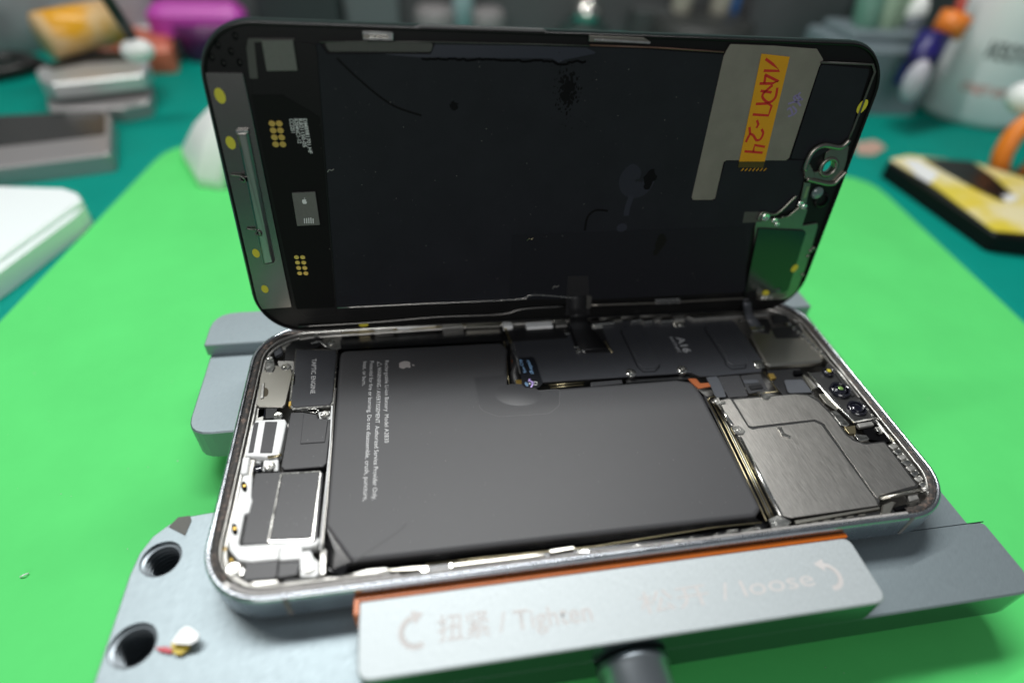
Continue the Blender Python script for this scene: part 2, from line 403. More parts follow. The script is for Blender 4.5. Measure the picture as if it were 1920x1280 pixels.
# ------------------------------------------------------------------ clamp
ck = thing("phone_clamp", "blue grey aluminium repair clamp gripping the opened phone between its jaws", "clamp", off=(0, -10, ZM))
h1 = BODY.at(302, 1047, -10); h2 = BODY.at(249, 1209, -10)
near_poly = [Vector(p) for p in ((-97.5, -53.6), (90.5, -53.6), (92.6, -50), (92.6, -37), (88.2, -37), (88.2, -18), (-97.5, -11.2))]
near_poly = [Vector((-97.8, -53.8)), Vector((92.4, -53.8)), Vector((92.4, -37)), Vector((88.2, -36.9)), Vector((88.0, -17)), Vector((-97.8, -11.5))]
prism("base_plate", near_poly, -10, -19.5, mt_anod, ck, bev=.35, r=[4, 5, 1.5, .5, 9, 13], holes=[circ(h1.x, h1.y, 4.0, 40)[::-1], circ(h2.x, h2.y, 4.2, 40)[::-1]])
for hx, hy, hr in ((h1.x, h1.y, 4.0), (h2.x, h2.y, 4.2)):
    prof = [(hr+.25, .004), (hr-.02, -.3)]
    for i in range(7): prof += [(hr+.1, -.35-i*1.3), (hr+.1, -.75-i*1.3), (hr-.75, -1.0-i*1.3), (hr-.75, -1.3-i*1.3)]
    lathe("threaded_hole", (hx, hy, -10), prof+[(0.01, -9.2)], mt_thread, ck, n=40, smooth=False, cap=False)
prism("seam", [(60, -37.15), (92.3, -37.15), (92.3, -36.95), (60, -36.95)], -9.97, -10.2, mt_jawside, ck, bev=0)
prism("rear_plate", [(-95.5, 11), (91, 11), (91, 54), (-95.5, 54)], -10, -19.5, mt_anod, ck, bev=.35, r=[6, 6, 8, 8])
prism("rear_jaw", [(-96.3, 40), (91, 40), (91, 54.3), (-96.3, 54.3)], -6.2, -9.99, mt_anod, ck, bev=.3, r=[.6, .6, 8, 8])
prism("rear_pad", [(-51, 38.9), (51, 38.9), (51, 39.95), (-51, 39.95)], -5.9, -9.5, mt_orange, ck, bev=.1)
prism("slide_rail", [(-40, -30), (60, -30), (60, 20), (-40, 20)], -11.5, -19.3, mt_jawside, ck, bev=.2)
jw = prism("front_jaw", [(-51.0, -53.9), (51.2, -53.9), (51.2, -40.0), (-51.0, -40.0)], -2.5, -9.98, mt_jaw, ck, bev=.3, r=[2.6, 2.6, 2.0, .8])
me = jw.data; me.materials.append(mt_jawside)
for p in me.polygons:
    if p.normal.y < -.7 and abs(p.normal.z) < .3: p.material_index = 1
bpo = [c for c in ck.o.children if c.name.startswith("base_plate")][0]; bpo.data.materials.append(mt_jawside)
for p in bpo.data.polygons:
    if p.normal.y < -.7 and abs(p.normal.z) < .3: p.material_index = 1
prism("front_pad", [(-51.9, -42.5), (-50.9, -42.5), (-50.9, -39.98), (51.0, -39.98), (51.0, -38.95), (-51.9, -38.95)], -2.35, -9.6, mt_orange, ck, bev=.15, r=.2)
# knob in front of the slab
lathe("thumb_screw", (-0.2, 0, -12.4), [(0.01, -54.2), (6.9, -54.25), (7.2, -54.6), (7.2, -56.0), (6.7, -56.4), (6.7, -67), (6.2, -68), (.01, -68)], mat("knurled_knob_metal", (.28, .31, .33), metal=.85, rough=.35, bump=.8, bscale=2.5, brush=(0, 8)), ck, n=40, axis='y')
for fx, fy in ((-80, -45), (78, -45), (-80, 42), (75, 42)):
    lathe("rubber_foot", (fx, fy, 0), [(.1, ZM), (6, ZM), (6.5, -19.45), (.1, -19.45)], mt_bezel, ck)
# engraved lettering on the jaw
ZJ = -2.47
def arc_arrow(cx, cy, R, a0, a1, tip, name):
    ln = [(cx+R*math.cos(math.radians(a0+(a1-a0)*i/16)), cy+R*math.sin(math.radians(a0+(a1-a0)*i/16))) for i in range(17)]
    V = []; n = len(ln)
    shp = []
    for i in range(n-1):
        a, b = Vector(ln[i]), Vector(ln[i+1]); t = (b-a).normalized(); q = Vector((-t.y, t.x))*.38
        shp.append([a-q*1.3, b-q*1.3, b+q*1.3, a+q*1.3])
    e = Vector(ln[-1]); t = (Vector(ln[-1])-Vector(ln[-2])).normalized(); q = Vector((-t.y, t.x))
    shp.append([e-q*1.35, e+t*2.1, e+q*1.35])
    flat(name, shp, ZJ, mt_jprint, ck, parent=jw)
c = BODY.at(775, 1184, ZJ); arc_arrow(c.x+.4, c.y, 2.6, 300, 100, 1, "arrow_mark")
c = BODY.at(1553, 1080, ZJ); arc_arrow(c.x, c.y, 2.4, -100, 80, 1, "arrow_mark")
text("lettering", "扭紧 / Tighten", ck, (822, 1199), (1113, 1162), ZJ, 3.7, mt_jprint, parent=jw, bold=.006)
text("lettering", "松开 / loose", ck, (1205, 1148), (1531, 1096), ZJ, 3.3, mt_jprint, parent=jw)

# scraps on the clamp
sp = thing("foil_scrap", "torn grey foil flake stuck on the near plate corner above the threaded hole", "scrap", off=BODY.at(340, 985, -9.9))
P("flake", [(316, 987), (334, 969), (356, 966), (359, 975), (347, 1003)], -9.85, .12, mt_gpad, sp, bev=0)
sp = thing("tape_scrap", "tiny folded white and yellow tape scrap with red tip on the near plate", "scrap", off=BODY.at(345, 1195, -9.9))
yl = mat("yellow_scrap", (.62, .45, .01), rough=.4); rd = mat("red_scrap", (.5, .03, .05), rough=.4)
P("yellow_fold", [(320, 1207), (330, 1193), (356, 1208), (352, 1217), (338, 1226), (325, 1224)], -9.0, .35, yl, sp, bev=.05)
P("white_fold", [(320, 1204), (338, 1180), (348, 1173), (356, 1174), (373, 1187), (370, 1199), (356, 1207), (335, 1206)], -7.6, .3, mt_white, sp, bev=.05)
P("red_tip", [(290, 1213), (312, 1211), (325, 1216), (320, 1224), (300, 1220)], -9.4, .25, rd, sp, bev=.05)

# ================================================================== PHONE BODY
ph = thing("smartphone_body", "opened smartphone body with battery and boards exposed, held in the clamp", "smartphone", off=(0, 0, -7.85))
PW, PH, PR = 160.7, 77.6, 13.0
def po(ins): return rrect(PW, PH, PR, ins=ins, seg=12)
loops("frame", [(po(1.4), -7.85), (po(.5), -7.6), (po(.1), -7.0), (po(0), -6.4), (po(0), -1.1)], mt_side, ph, cap0=True, smooth=True)
loops("frame_edge", [(po(0), -1.1), (po(.05), -.6), (po(.25), -.2), (po(.6), 0), (po(1.05), -.02), (po(1.15), -.6)], mt_steel, ph, smooth=True)
loops("inner_ledge", [(po(1.15), -.6), (po(1.85), -.62), (po(2.0), -.75), (po(2.1), -5.8), (po(2.2), -5.85)], mt_ledge, ph, cap1=True)
for sx0, x0_, x1_ in ((-1, -77.2, -74.6),):
    prism("inner_step", rp([(x0_, -24), (x1_, -24), (x1_, 22), (x0_, 22)], .5), -1.9, -5, mt_alu, ph, bev=.2)
def adhesive(name, sel, i0, i1, z, m, step=1.0):
    """bead of old adhesive along part of the rim with a torn inner edge"""
    base = po(i0); pts = []
    for a, b in zip(base, base[1:]+base[:1]):
        k = max(1, int((b-a).length/step))
        for i in range(k): pts.append(a+(b-a)*i/k)
    n = len(pts); V = []; F = []
    wd = i1-i0
    nrm = []
    for j in range(n):
        t = (pts[(j+1) % n]-pts[j-1]).normalized(); nrm.append(Vector((-t.y, t.x)))
    for j, p in enumerate(pts):
        w1 = wd*(.94+.07*math.sin(j*.9)*math.sin(j*.37)+random.uniform(-.03, .03))
        for f, h in ((0, z-.25), (.04, z-.03), (.5, z+random.uniform(-.05, .10)), (.95, z-.05+random.uniform(-.04, .04)), (1, z-.3)):
            q = p+nrm[j]*(w1*f); V.append((q.x, q.y, h))
    for j in range(n):
        q = (j+1) % n
        if sel(pts[j]):
            for i in range(4): F.append((5*j+i, 5*q+i, 5*q+i+1, 5*j+i+1))
    return mk(name, V, F, m, ph, smooth=True)
adhesive("adhesive_strip", lambda p: p.x < -69 and p.y > -34 or p.x > 66 or p.y > 30, 1.2, 2.75, -.28, mt_adh)
adhesive("adhesive_strip", lambda p: p.y < -30 and p.x < -44 and p.x >= -75, 1.15, 2.5, -.36, mt_adh2)
adhesive("adhesive_strip", lambda p: p.y < -30 and p.x < 66 and p.x >= -45, 1.15, 1.8, -.36, mt_adh2)
adhesive("inner_lip", lambda p: p.y > -33 or p.x < -46, 2.7, 3.05, -.4, mt_alu)
adhesive("ledge_step", lambda p: p.y > -33 or p.x < -46, 3.02, 3.9, -1.3, mt_alu)
# antenna breaks on the near side
for x0, sl in ((-64.5, 1.0), (66.0, 1.0)):
    mk("antenna_line", [(x0, -38.83, -.15), (x0+1.0, -38.83, -.15), (x0+1.0, -38.86, -1.0), (x0+1.0, -38.86, -6.6), (x0, -38.86, -6.6), (x0, -38.86, -1.0)], [(0, 1, 2, 5), (5, 2, 3, 4)], mt_antenna, ph)

# ---- battery
bz = -1.3
BP = [(638, 657), (940, 641), (951, 652), (951, 727), (958, 734), (1268, 711), (1298, 715), (1316, 738), (1428, 952), (1418, 967), (657, 1053), (608, 984)]
bl = [BODY.at(a, b, bz) for a, b in BP]
flg = [BODY.at(a, b, -4.2) for a, b in [(635, 612), (940, 600), (957, 640), (957, 740), (1300, 722), (1330, 745), (1447, 985), (1420, 1000), (655, 1095), (607, 1065), (615, 985)]]
prism("battery_tray", flg, -4.2, -5.6, mt_pouch, ph, bev=.3, r=1.0)
ol = rp(bl, [2, 2, 1.2, .8, 1.2, 2.5, 2.5, 2.5, 1.5, 1.5, 1.5, 1.5])
bat = loops("battery", [(inset(ol, 1.0), bz), (inset(ol, .55), bz-.06), (inset(ol, .2), bz-.25), (ol, bz-.7), (ol, -4.3)], mt_batt, ph, cap0=True, smooth=True)
# use flat top
for p in bat.data.polygons:
    if len(p.vertices) > 4: p.use_smooth = False
# folded pouch edges: top flap, right flap, near flap
def strip3(name, a, b, m, parent=None, mid=None, lift=0.0, smooth=True):
    """sheet lofted between two 3D polylines of the same length"""
    n = len(a); V = [Vector(p) for p in a]+[Vector(p) for p in b]; F = [(i, i+1, n+i+1, n+i) for i in range(n-1)]
    if lift:
        V = [Vector(p) for p in a]+[(Vector(p)+Vector(q))/2+Vector((0, 0, lift)) for p, q in zip(a, b)]+[Vector(p) for p in b]
        F = [(i, i+1, n+i+1, n+i) for i in range(n-1)]+[(n+i, n+i+1, 2*n+i+1, 2*n+i) for i in range(n-1)]
    return mk(name, V, F, m, ph, parent, smooth)
A = lambda x, y, z: BODY.at(x, y, z)
strip3("pouch_fold", [A(640, 655, -1.5), A(800, 646, -1.5), A(940, 639, -1.5)], [A(636, 628, -2.9), A(800, 618, -2.7), A(944, 608, -2.6)], mt_pouch, bat, lift=.25)
strip3("pouch_fold", [A(636, 627, -2.95), A(800, 617, -2.75), A(944, 607, -2.65)], [A(634, 612, -4.6), A(800, 602, -4.6), A(946, 594, -4.6)], mt_pouch, bat)
strip3("pouch_fold", [A(1318, 737, -1.6), A(1370, 845, -1.6), A(1426, 955, -1.6)], [A(1331, 752, -2.2), A(1388, 862, -2.0), A(1446, 972, -2.2)], mt_mod, bat, lift=.1)
strip3("pouch_fold", [A(1331, 752, -2.25), A(1388, 862, -2.05), A(1446, 972, -2.25)], [A(1338, 757, -4.6), A(1395, 866, -4.6), A(1452, 980, -4.6)], mt_pouch, bat)
strip3("pouch_fold", [A(655, 1056, -1.9), A(900, 1027, -1.9), A(1200, 993, -1.9), A(1418, 970, -1.9)], [A(652, 1068, -3.2), A(900, 1040, -3.2), A(1200, 1007, -3.2), A(1428, 980, -3.2)], mt_pouch, bat, lift=.2)
# crumpled corner wrap at the near left
V = [A(609, 983, -1.6), A(657, 1053, -1.7), A(640, 1084, -3.0), A(612, 1052, -3.4), A(606, 1010, -2.8), A(628, 1032, -1.9), A(625, 1066, -2.4), A(617, 1035, -3.0)]
mk("pouch_fold", V, [(0, 5, 7, 4), (0, 1, 5), (5, 1, 6), (5, 6, 7), (6, 1, 2), (6, 2, 3), (7, 6, 3), (4, 7, 3)], mt_pouch, ph, bat)
strokes("crease", [catmull([A(662, 1046, 0), A(700, 1020, 0), A(745, 990, 0), A(762, 974, 0)])], .35, bz+.01, mt_crease, ph, bat)  # crease painted flat, its shading put in as a dark line
# clear patch and bulge
cl = [A(a, b, bz) for a, b in ((889, 708), (950, 702), (950, 729), (958, 736), (1050, 729), (1049, 760), (1030, 775), (935, 781), (900, 768))]
flat("clear_patch", [rp(cl, [.5, 0, .5, .5, 1, 2.5, 3, 3, 3])], bz+.012, mt_clear, ph, bat)
strokes("patch_edge", [rp(cl, [.5, 0, .5, .5, 1, 2.5, 3, 3, 3])[18:]], .09, bz+.016, mt_mod2, ph, bat)
cc = A(985, 735, bz); rings = []
for i in range(7):
    r_ = 1-i/6; rings.append((circ(cc.x-2, cc.y-.6, 5.9*r_+.01, 28, 3.8*r_+.01, -8), bz+.013+.15*math.sin((1-r_)*math.pi/2)))
bul = loops("bulge", rings, mt_clear, ph, parent=bat, smooth=True)
# print on the battery
tz = bz+.02
text("print", "Rechargeable Li-ion Battery  Model A2830", ph, (722, 676), (721, 830), tz, 1.02, mt_print, bat, bold=-.004)
text("print", "WARNING / AVERTISSEMENT  Authorized Service Provider Only.", ph, (708, 689), (698, 937), tz, 1.02, mt_print, bat)
text("print", "Potential for fire or burning. Do not disassemble, crush, puncture,", ph, (694, 677), (681, 939), tz, 1.02, mt_print, bat)
text("print", "heat, or burn.", ph, (681, 678), (679, 723), tz, 1.02, mt_print, bat)
w0 = A(708, 678, tz); w1 = A(708, 687, tz); w2 = A(716, 682.5, tz)
strokes("print", [[w0, w1, w2, w0]], .14, tz, mt_print, ph, bat)
strokes("print", [[A(710.5, 682.6, 0), A(713.5, 682.6, 0)]], .14, tz, mt_print, ph, bat)
body_ = [(0, .62), (.18, .70), (.36, .70), (.52, .60), (.42, .48), (.38, .34), (.40, .20), (.48, .10), (.58, .03), (.52, -.15), (.40, -.36), (.28, -.48), (.16, -.48), (0, -.42), (-.16, -.48), (-.28, -.48), (-.42, -.34), (-.54, -.08), (-.58, .18), (-.52, .42), (-.38, .62), (-.2, .70)]
leaf_ = [(0, .80), (.02, .95), (.12, 1.08), (.26, 1.14), (.25, 1.0), (.17, .87)]
def chaik(p, k=2):
    for _ in range(k): p = [q for i in range(len(p)) for q in ((p[i][0]*.75+p[(i+1) % len(p)][0]*.25, p[i][1]*.75+p[(i+1) % len(p)][1]*.25), (p[i][0]*.25+p[(i+1) % len(p)][0]*.75, p[i][1]*.25+p[(i+1) % len(p)][1]*.75))]
    return p
c0 = A(757, 684, tz); S_ = 2.55
flat("logo", [[Vector((c0.x+y*S_*1.0, c0.y-x*S_*1.0)) for x, y in chaik(q)] for q in (body_, leaf_)], tz, mt_logo, ph, bat)

# ---- main board shield and its parts
mz = -1.5
sh = P("board_shield", [(951, 622), (957, 617), (1066, 611), (1068, 604), (1150, 600), (1368, 596), (1378, 603), (1431, 677), (1428, 696), (1344, 704), (1313, 705), (1296, 698), (1200, 704), (1018, 716), (1000, 718), (976, 700), (959, 645)], mz, .35, mt_shield, ph, bev=.12, r=.3)
for q in ([(1165, 612), (1200, 611), (1239, 680), (1230, 689), (1208, 690), (1198, 681), (1194, 673)], [(1322, 607), (1357, 604), (1403, 676), (1400, 683), (1375, 685), (1364, 677), (1362, 668)]):
    P("shield_rib", q, mz+.28, .3, mt_shield, ph, bev=.16, r=.5, parent=sh)
    lq = rp([A(a_, b_, 0) for a_, b_ in q], .5); strokes('rib_groove', [lq[2:]+lq[:2]], .28, mz+.012, mt_smear_shade, ph, sh)  # groove drawn as a flat black line, its shade in the colour
P("shield_rib", [(952, 620), (1066, 611), (1064, 634), (957, 641)], mz+.1, .12, mt_flex, ph, bev=.03, r=.3, parent=sh)
text("print", "A16", ph, (1267, 632), (1283, 661), mz+.03, 2.3, mt_printdim, sh, bold=.02)
text("print", "BIONIC", ph, (1255, 632), (1272, 661), mz+.03, 1.0, mt_printdim, sh)
for x, y, r_ in ((1183, 698, 1.15), (1279, 692, 1.15), (1421, 683, 1.0), (1086, 656, .75), (1117, 610, .7), (1275, 606, .65)):
    screw(x, y, mz+.55, r_, ph)
for x, y in ((1183, 699), (1279, 693)):
    q = A(x, y, -1.3); lathe("standoff", (q.x, q.y, 0), [(1.35, -1.12), (1.4, -1.3), (1.4, -4)], mt_silver, ph)
for q in ([(1107, 604), (1128, 603), (1131, 614), (1110, 616)], [(1262, 600), (1281, 599), (1284, 611), (1266, 613)], [(1411, 676), (1428, 675), (1434, 688), (1416, 691)], [(1056, 618), (1066, 617), (1069, 625), (1060, 626)]):
    P("clip", q, mz+.25, .5, mt_silver, ph, bev=.1, r=.15)
# connector window with gold end bar
P("connector_cover", [(1066, 616), (1128, 612), (1147, 660), (1095, 662), (1080, 655)], mz+.12, .15, mt_flex, ph, bev=.03, r=.2)
wire("contact_bar", [(1133, 640), (1148, 661)], mz+.2, .28, mt_brass, ph)
wire("contact_bar", [(1076, 651), (1088, 651), (1096, 661)], mz+.2, .25, mt_silver, ph)
# battery connector side: gold strips and stack under the shield edge
for i, (a, b) in enumerate((((1029, 722), (1096, 716)), ((1032, 727), (1094, 721)))):
    wire("gold_strip", [a, b], mz-.9-.1*i, .22, mt_brass, ph)
P("connector_block", [(1107, 716), (1166, 711), (1168, 719), (1108, 725)], -2.2, 1, mt_mod, ph, bev=.15)
P("connector_block", [(1172, 709), (1290, 702), (1296, 708), (1290, 711), (1175, 718)], -2.6, 1.5, mt_flex, ph, bev=.15)
# copper flex
P("copper_flex", [(1290, 709), (1305, 709), (1313, 718), (1340, 716), (1343, 722), (1310, 728), (1300, 720)], -1.9, .35, mt_copper, ph, bev=.08, r=.2)
# cables in the notch beside the battery
def curl(px, z, w_, m, name="flex_cable"):
    pts = catmull([A(a, b, zz) for a, b, zz in px]); return band(name, pts, w_, .12, m, ph, side=(1, .15, 0))
curl([(968, 655, -2.2), (972, 680, -1.8), (968, 700, -2.6), (975, 722, -3.4)], 0, 3.4, mt_flex)
P("gold_pad", [(966, 712), (977, 711), (984, 731), (972, 732)], -2.9, .3, mt_gold, ph, bev=.05)
P("copper_pad", [(959, 674), (964, 673), (969, 688), (963, 689)], -2.4, .3, mt_copper, ph, bev=.05)
P("copper_pad", [(982, 727), (990, 727), (990, 731), (983, 732)], -2.0, .3, mt_copper, ph, bev=.05)
wire("metal_edge", [(945, 640), (950, 668), (952, 700), (956, 728)], -1.9, .1, mt_brass, ph)
wire("metal_edge", [(962, 642), (966, 655), (975, 700)], -1.55, .12, mt_silver, ph)
# ---- sticker
sk = P("repair_sticker", [(972, 671), (998, 669), (1003, 673), (1018, 718), (1011, 726), (985, 727), (979, 721)], mz+.3, .1, mt_stick, ph, bev=.02, r=.4)
text("print", "Sun City", ph, (987, 698), (977, 673), mz+.33, .85, mt_cyan, sk)
text("print", "iRepair", ph, (1001, 700), (992, 673.5), mz+.33, 1.0, mt_cyan, sk)
zz = mz+.33
strokes("print", [[A(994, 704, 0), A(992.5, 707, 0), A(997, 709, 0), A(1003, 712, 0)], [A(991, 708, 0), A(993, 708, 0)], [A(996, 720, 0), A(1000, 714, 0), A(1002, 711, 0)], [A(997, 712.5, 0), A(1002, 712.5, 0)]], .42, zz, mt_lilac, ph, sk)
flat("print", [circ(A(993.5, 713, 0).x, A(993.5, 713, 0).y, .26, 12)], zz, mt_white, ph, sk)
e = A(1004.5, 712.5, 0); strokes("print", [[(e.x+.55*math.cos(t*.6), e.y+.55*math.sin(t*.6)) for t in range(10)]], .22, zz, mt_white, ph, sk)
e = A(993, 713, 0)
strokes("print", [[(e.x+R_*math.cos(math.radians(t)), e.y+R_*math.sin(math.radians(t))) for t in range(140, 250, 10)] for R_ in (.55, .8, 1.05)], .12, zz, mt_cyan, ph, sk)

# ---- left column: haptic motor, speaker, port brackets
tp = P("haptic_motor", [(556, 655), (629, 656), (631, 664), (623, 752), (618, 758), (550, 763), (545, 756)], -1.1, 3.5, mt_shield, ph, bev=.15, r=.25)
loops("motor_case", [(inset(rp([A(a, b, -1.35) for a, b in [(554, 654), (631, 655), (633, 664), (626, 755), (621, 762), (548, 768), (542, 757)]], .25), 0), z) for z in (-1.35, -4.8)], mt_silver, ph, cap0=True, parent=tp)
text("print", "TAPTIC ENGINE", ph, (585, 673), (582, 738), -1.08, 1.15, mt_print, tp)
P("bracket", [(488, 700), (507, 682), (545, 690), (549, 700), (536, 757), (530, 763), (484, 762), (480, 758)], -1.2, .5, mt_nickel, ph, bev=.2, r=.4)
P("bracket", [(500, 668), (512, 668), (516, 688), (511, 697), (499, 697), (497, 690)], -.9, .5, mt_silver, ph, bev=.15, r=.3)
sr = A(497, 735, -1.18); flat("stain", [circ(sr.x, sr.y, .8, 14, 1.6, 10)], -1.185, mat("brown_stain", (.06, .045, .02), rough=.6), ph)
P("bracket", [(520, 676), (551, 676), (553, 690), (542, 697), (524, 696)], -1.5, .5, mt_alu, ph, bev=.1, r=.3)
screw(536, 687, -1.0, 1.25, ph); screw(505, 672, -.8, 1.0, ph); screw(609, 776, -1.3, 1.15, ph); screw(505, 873, -.9, 1.25, ph); screw(521, 778, -.9, 1.2, ph)
screw(437, 1066, -1.0, 1.45, ph); screw(579, 1062, -.6, 1.2, ph); screw(620, 640, -1.8, 1.2, ph)
P("flex_cable", [(533, 676), (536, 650), (549, 641), (570, 633), (604, 633), (601, 645), (585, 655), (558, 662), (553, 678)], -1.5, .4, mt_flex, ph, bev=.1, r=.5)
P("bracket", [(605, 627), (640, 622), (641, 650), (628, 655), (606, 648)], -2.2, .6, mt_alu, ph, bev=.15, r=.4)
wire("spring_contact", [(583, 644), (600, 640), (612, 650)], -1.5, .3, mt_silver, ph)
# curled clip under the motor
wire("spring_clip", [(556, 770), (590, 766), (598, 769), (592, 774), (565, 770)], -1.3, .12, mt_silver, ph)
P("screw_tab", [(596, 772), (619, 770), (621, 786), (600, 787)], -1.9, .5, mt_white, ph, bev=.1, r=.3)
# grey cover with step
cv = P("flex_cover", [(545, 773), (566, 772), (594, 776), (597, 784), (619, 785), (620, 800), (612, 868), (606, 874), (533, 880), (527, 874)], -1.6, 2.5, mt_mod, ph, bev=.15, r=.3)
P("cover_step", [(569, 775), (592, 777), (596, 786), (615, 787), (609, 828), (563, 831)], -1.35, .25, mt_mod, ph, bev=.1, r=.2, parent=cv)
# white port bracket with two grey bars
wb = P("port_bracket", [(471, 800), (480, 787), (534, 785), (537, 792), (524, 851), (519, 857), (460, 854)], -.9, 2.2, mt_white, ph, bev=.2, r=.4)
P("grey_bar", [(476, 792), (485, 791), (475, 848), (465, 849)], -.82, .2, mt_mod, ph, bev=.05, r=.2, parent=wb)
P("grey_bar", [(497, 790), (520, 790), (510, 849), (487, 849)], -.82, .2, mt_mod, ph, bev=.05, r=.2, parent=wb)
wire("metal_edge", [(502, 857), (521, 855), (528, 851)], -1.0, .35, mt_brass, ph)
P("white_rib", [(455, 856), (468, 856), (463, 886), (450, 888)], -.8, 3, mt_white, ph, bev=.2, r=.3)
P("white_rib", [(468, 856), (490, 857), (489, 868), (467, 866)], -2.3, 1.5, mt_white, ph, bev=.2, r=.3)
P("screw_tab", [(494, 862), (522, 859), (521, 882), (492, 882)], -1.5, 1.5, mt_white, ph, bev=.2, r=.4)
lathe("coax_plug", A(483, 876, -1.6), [(.01, 0), (.8, 0), (1.0, -.2), (1.0, -1.4)], mt_lens, ph)
# loudspeaker
spk = P("loudspeaker", [(478, 886), (600, 881), (606, 886), (595, 1010), (590, 1018), (455, 1021), (453, 1015)], -1.3, 3.5, mt_mod, ph, bev=.2, r=.4)
loops("speaker_label_frame", [(rp([A(a, b, -1.22) for a, b in [(526, 887), (600, 882), (602, 886), (588, 1008), (584, 1013), (505, 1016), (502, 1012)]], .3), -1.22), (inset(rp([A(a, b, -1.22) for a, b in [(526, 887), (600, 882), (602, 886), (588, 1008), (584, 1013), (505, 1016), (502, 1012)]], .3), .28), -1.20), (inset(rp([A(a, b, -1.22) for a, b in [(526, 887), (600, 882), (602, 886), (588, 1008), (584, 1013), (505, 1016), (502, 1012)]], .3), .42), -1.3)], mt_silver, ph, parent=spk)
wp = P("speaker_rail", [(455, 891), (473, 888), (471, 930), (473, 938), (467, 960), (458, 963), (447, 1018), (450, 1022), (590, 1014), (596, 1006), (600, 1010), (594, 1020), (582, 1024), (524, 1027), (522, 1047), (470, 1052), (447, 1049), (430, 1030), (427, 1010)], -1.0, 3, mt_white, ph, bev=.2, r=.35)
for x, y in ((458, 912), (440, 992)):
    q = A(x, y, -.99); flat("slot", [circ(q.x, q.y, .55, 14, 1.5, 20)], -.985, mt_smear_shade, ph, parent=wp)  # slots are flat ovals, the shade inside them painted black
    P("spring_contact", [(x-3, y-4), (x+3, y-5), (x+3, y-1), (x-3, y)], -.8, .25, mt_gold, ph, bev=.05)
P("white_block", [(525, 1027), (566, 1024), (567, 1046), (524, 1049)], -.95, 2.2, mt_white, ph, bev=.15, r=.2)
P("white_bracket", [(567, 1032), (582, 1031), (589, 1046), (598, 1052), (597, 1075), (590, 1081), (563, 1080), (562, 1050)], -1.1, 1.5, mt_white, ph, bev=.2, r=.5)
P("dark_tab", [(462, 1052), (522, 1048), (519, 1080), (512, 1084), (456, 1088), (457, 1072)], -1.5, 1.5, mt_mod, ph, bev=.1, r=.2)
P("dark_tab", [(524, 1048), (565, 1046), (557, 1077), (520, 1083)], -1.7, 1.5, mt_mod, ph, bev=.1, r=.2)
P("screw_tab", [(426, 1060), (450, 1057), (460, 1066), (456, 1078), (432, 1081)], -1.5, 1.5, mt_silver, ph, bev=.2, r=.4)
for x, y in ((421, 1028), (433, 1048)):
    lathe("gold_dot", A(x, y, -1.2), [(.01, 0), (.4, 0), (.45, -.2)], mt_gold, ph, n=12)
# white side bar between speaker and battery
strip = strip3("partition", [A(624, 760, -1.0), A(621, 830, -1.0), A(612, 920, -1.0), A(604, 1000, -1.0), A(601, 1030, -1.3)], [A(621, 760, -1.2), A(618, 830, -1.2), A(609, 920, -1.2), A(601, 1000, -1.2), A(599, 1030, -1.5)], mt_white)
P("partition_wall", [(632, 660), (638, 662), (625, 800), (612, 960), (604, 1060), (600, 1060), (606, 960), (619, 800)], -2.6, 2.6, mt_pouch, ph, bev=.1)
wire("partition_rail", [(629, 728), (622, 830), (613, 940), (605, 1015), (604, 1035)], -1.15, .28, mt_alu, ph)

# ---- right side: cameras, shields
fm = P("earpiece_module", [(1407, 628), (1415, 617), (1500, 610), (1520, 622), (1548, 667), (1541, 677), (1444, 685), (1436, 681)], -1.2, 1.5, mt_nickel, ph, bev=.5, r=.5)
P("flex_cable", [(1446, 614), (1500, 610), (1506, 622), (1498, 632), (1455, 633)], -1.0, .15, mt_flex, ph, bev=.04, r=.5)
P("flex_cable", [(1415, 598), (1440, 597), (1447, 612), (1442, 625), (1420, 622)], -.95, .4, mt_flex, ph, bev=.1, r=.5)
P("flex_cable", [(1445, 590), (1475, 590), (1483, 603), (1450, 606)], -.9, .4, mt_flex, ph, bev=.1, r=.5)
cs = [(1372, 746), (1492, 737), (1515, 738), (1536, 750), (1562, 777), (1588, 812), (1602, 823), (1622, 830), (1659, 826), (1722, 909), (1722, 914), (1652, 931), (1648, 948), (1484, 971), (1464, 966), (1346, 757), (1347, 750), (1366, 744)]
csh = P("camera_shield", cs, -1.1, .35, mt_camp, ph, bev=.15, r=.5)
def groove(px, z=-1.09):
    strokes("shield_seam", [catmull([A(a, b, z) for a, b in px], 4)], .30, z, mt_smear_shade, ph, csh)
P("shield_panel", [(1349, 753), (1352, 750), (1369, 747), (1403, 801), (1411, 805), (1420, 803), (1526, 790), (1540, 796), (1643, 938), (1646, 947), (1485, 970), (1466, 965)], -.92, .2, mt_brushed, ph, bev=.04, r=.6, parent=csh)
P("shield_panel", [(1375, 749), (1490, 739), (1514, 741), (1534, 753), (1560, 780), (1586, 815), (1600, 826), (1622, 833), (1658, 829), (1718, 909), (1650, 928), (1645, 935), (1545, 793), (1529, 786), (1412, 799), (1404, 797)], -.92, .2, mt_brushed, ph, bev=.04, r=.5, parent=csh)
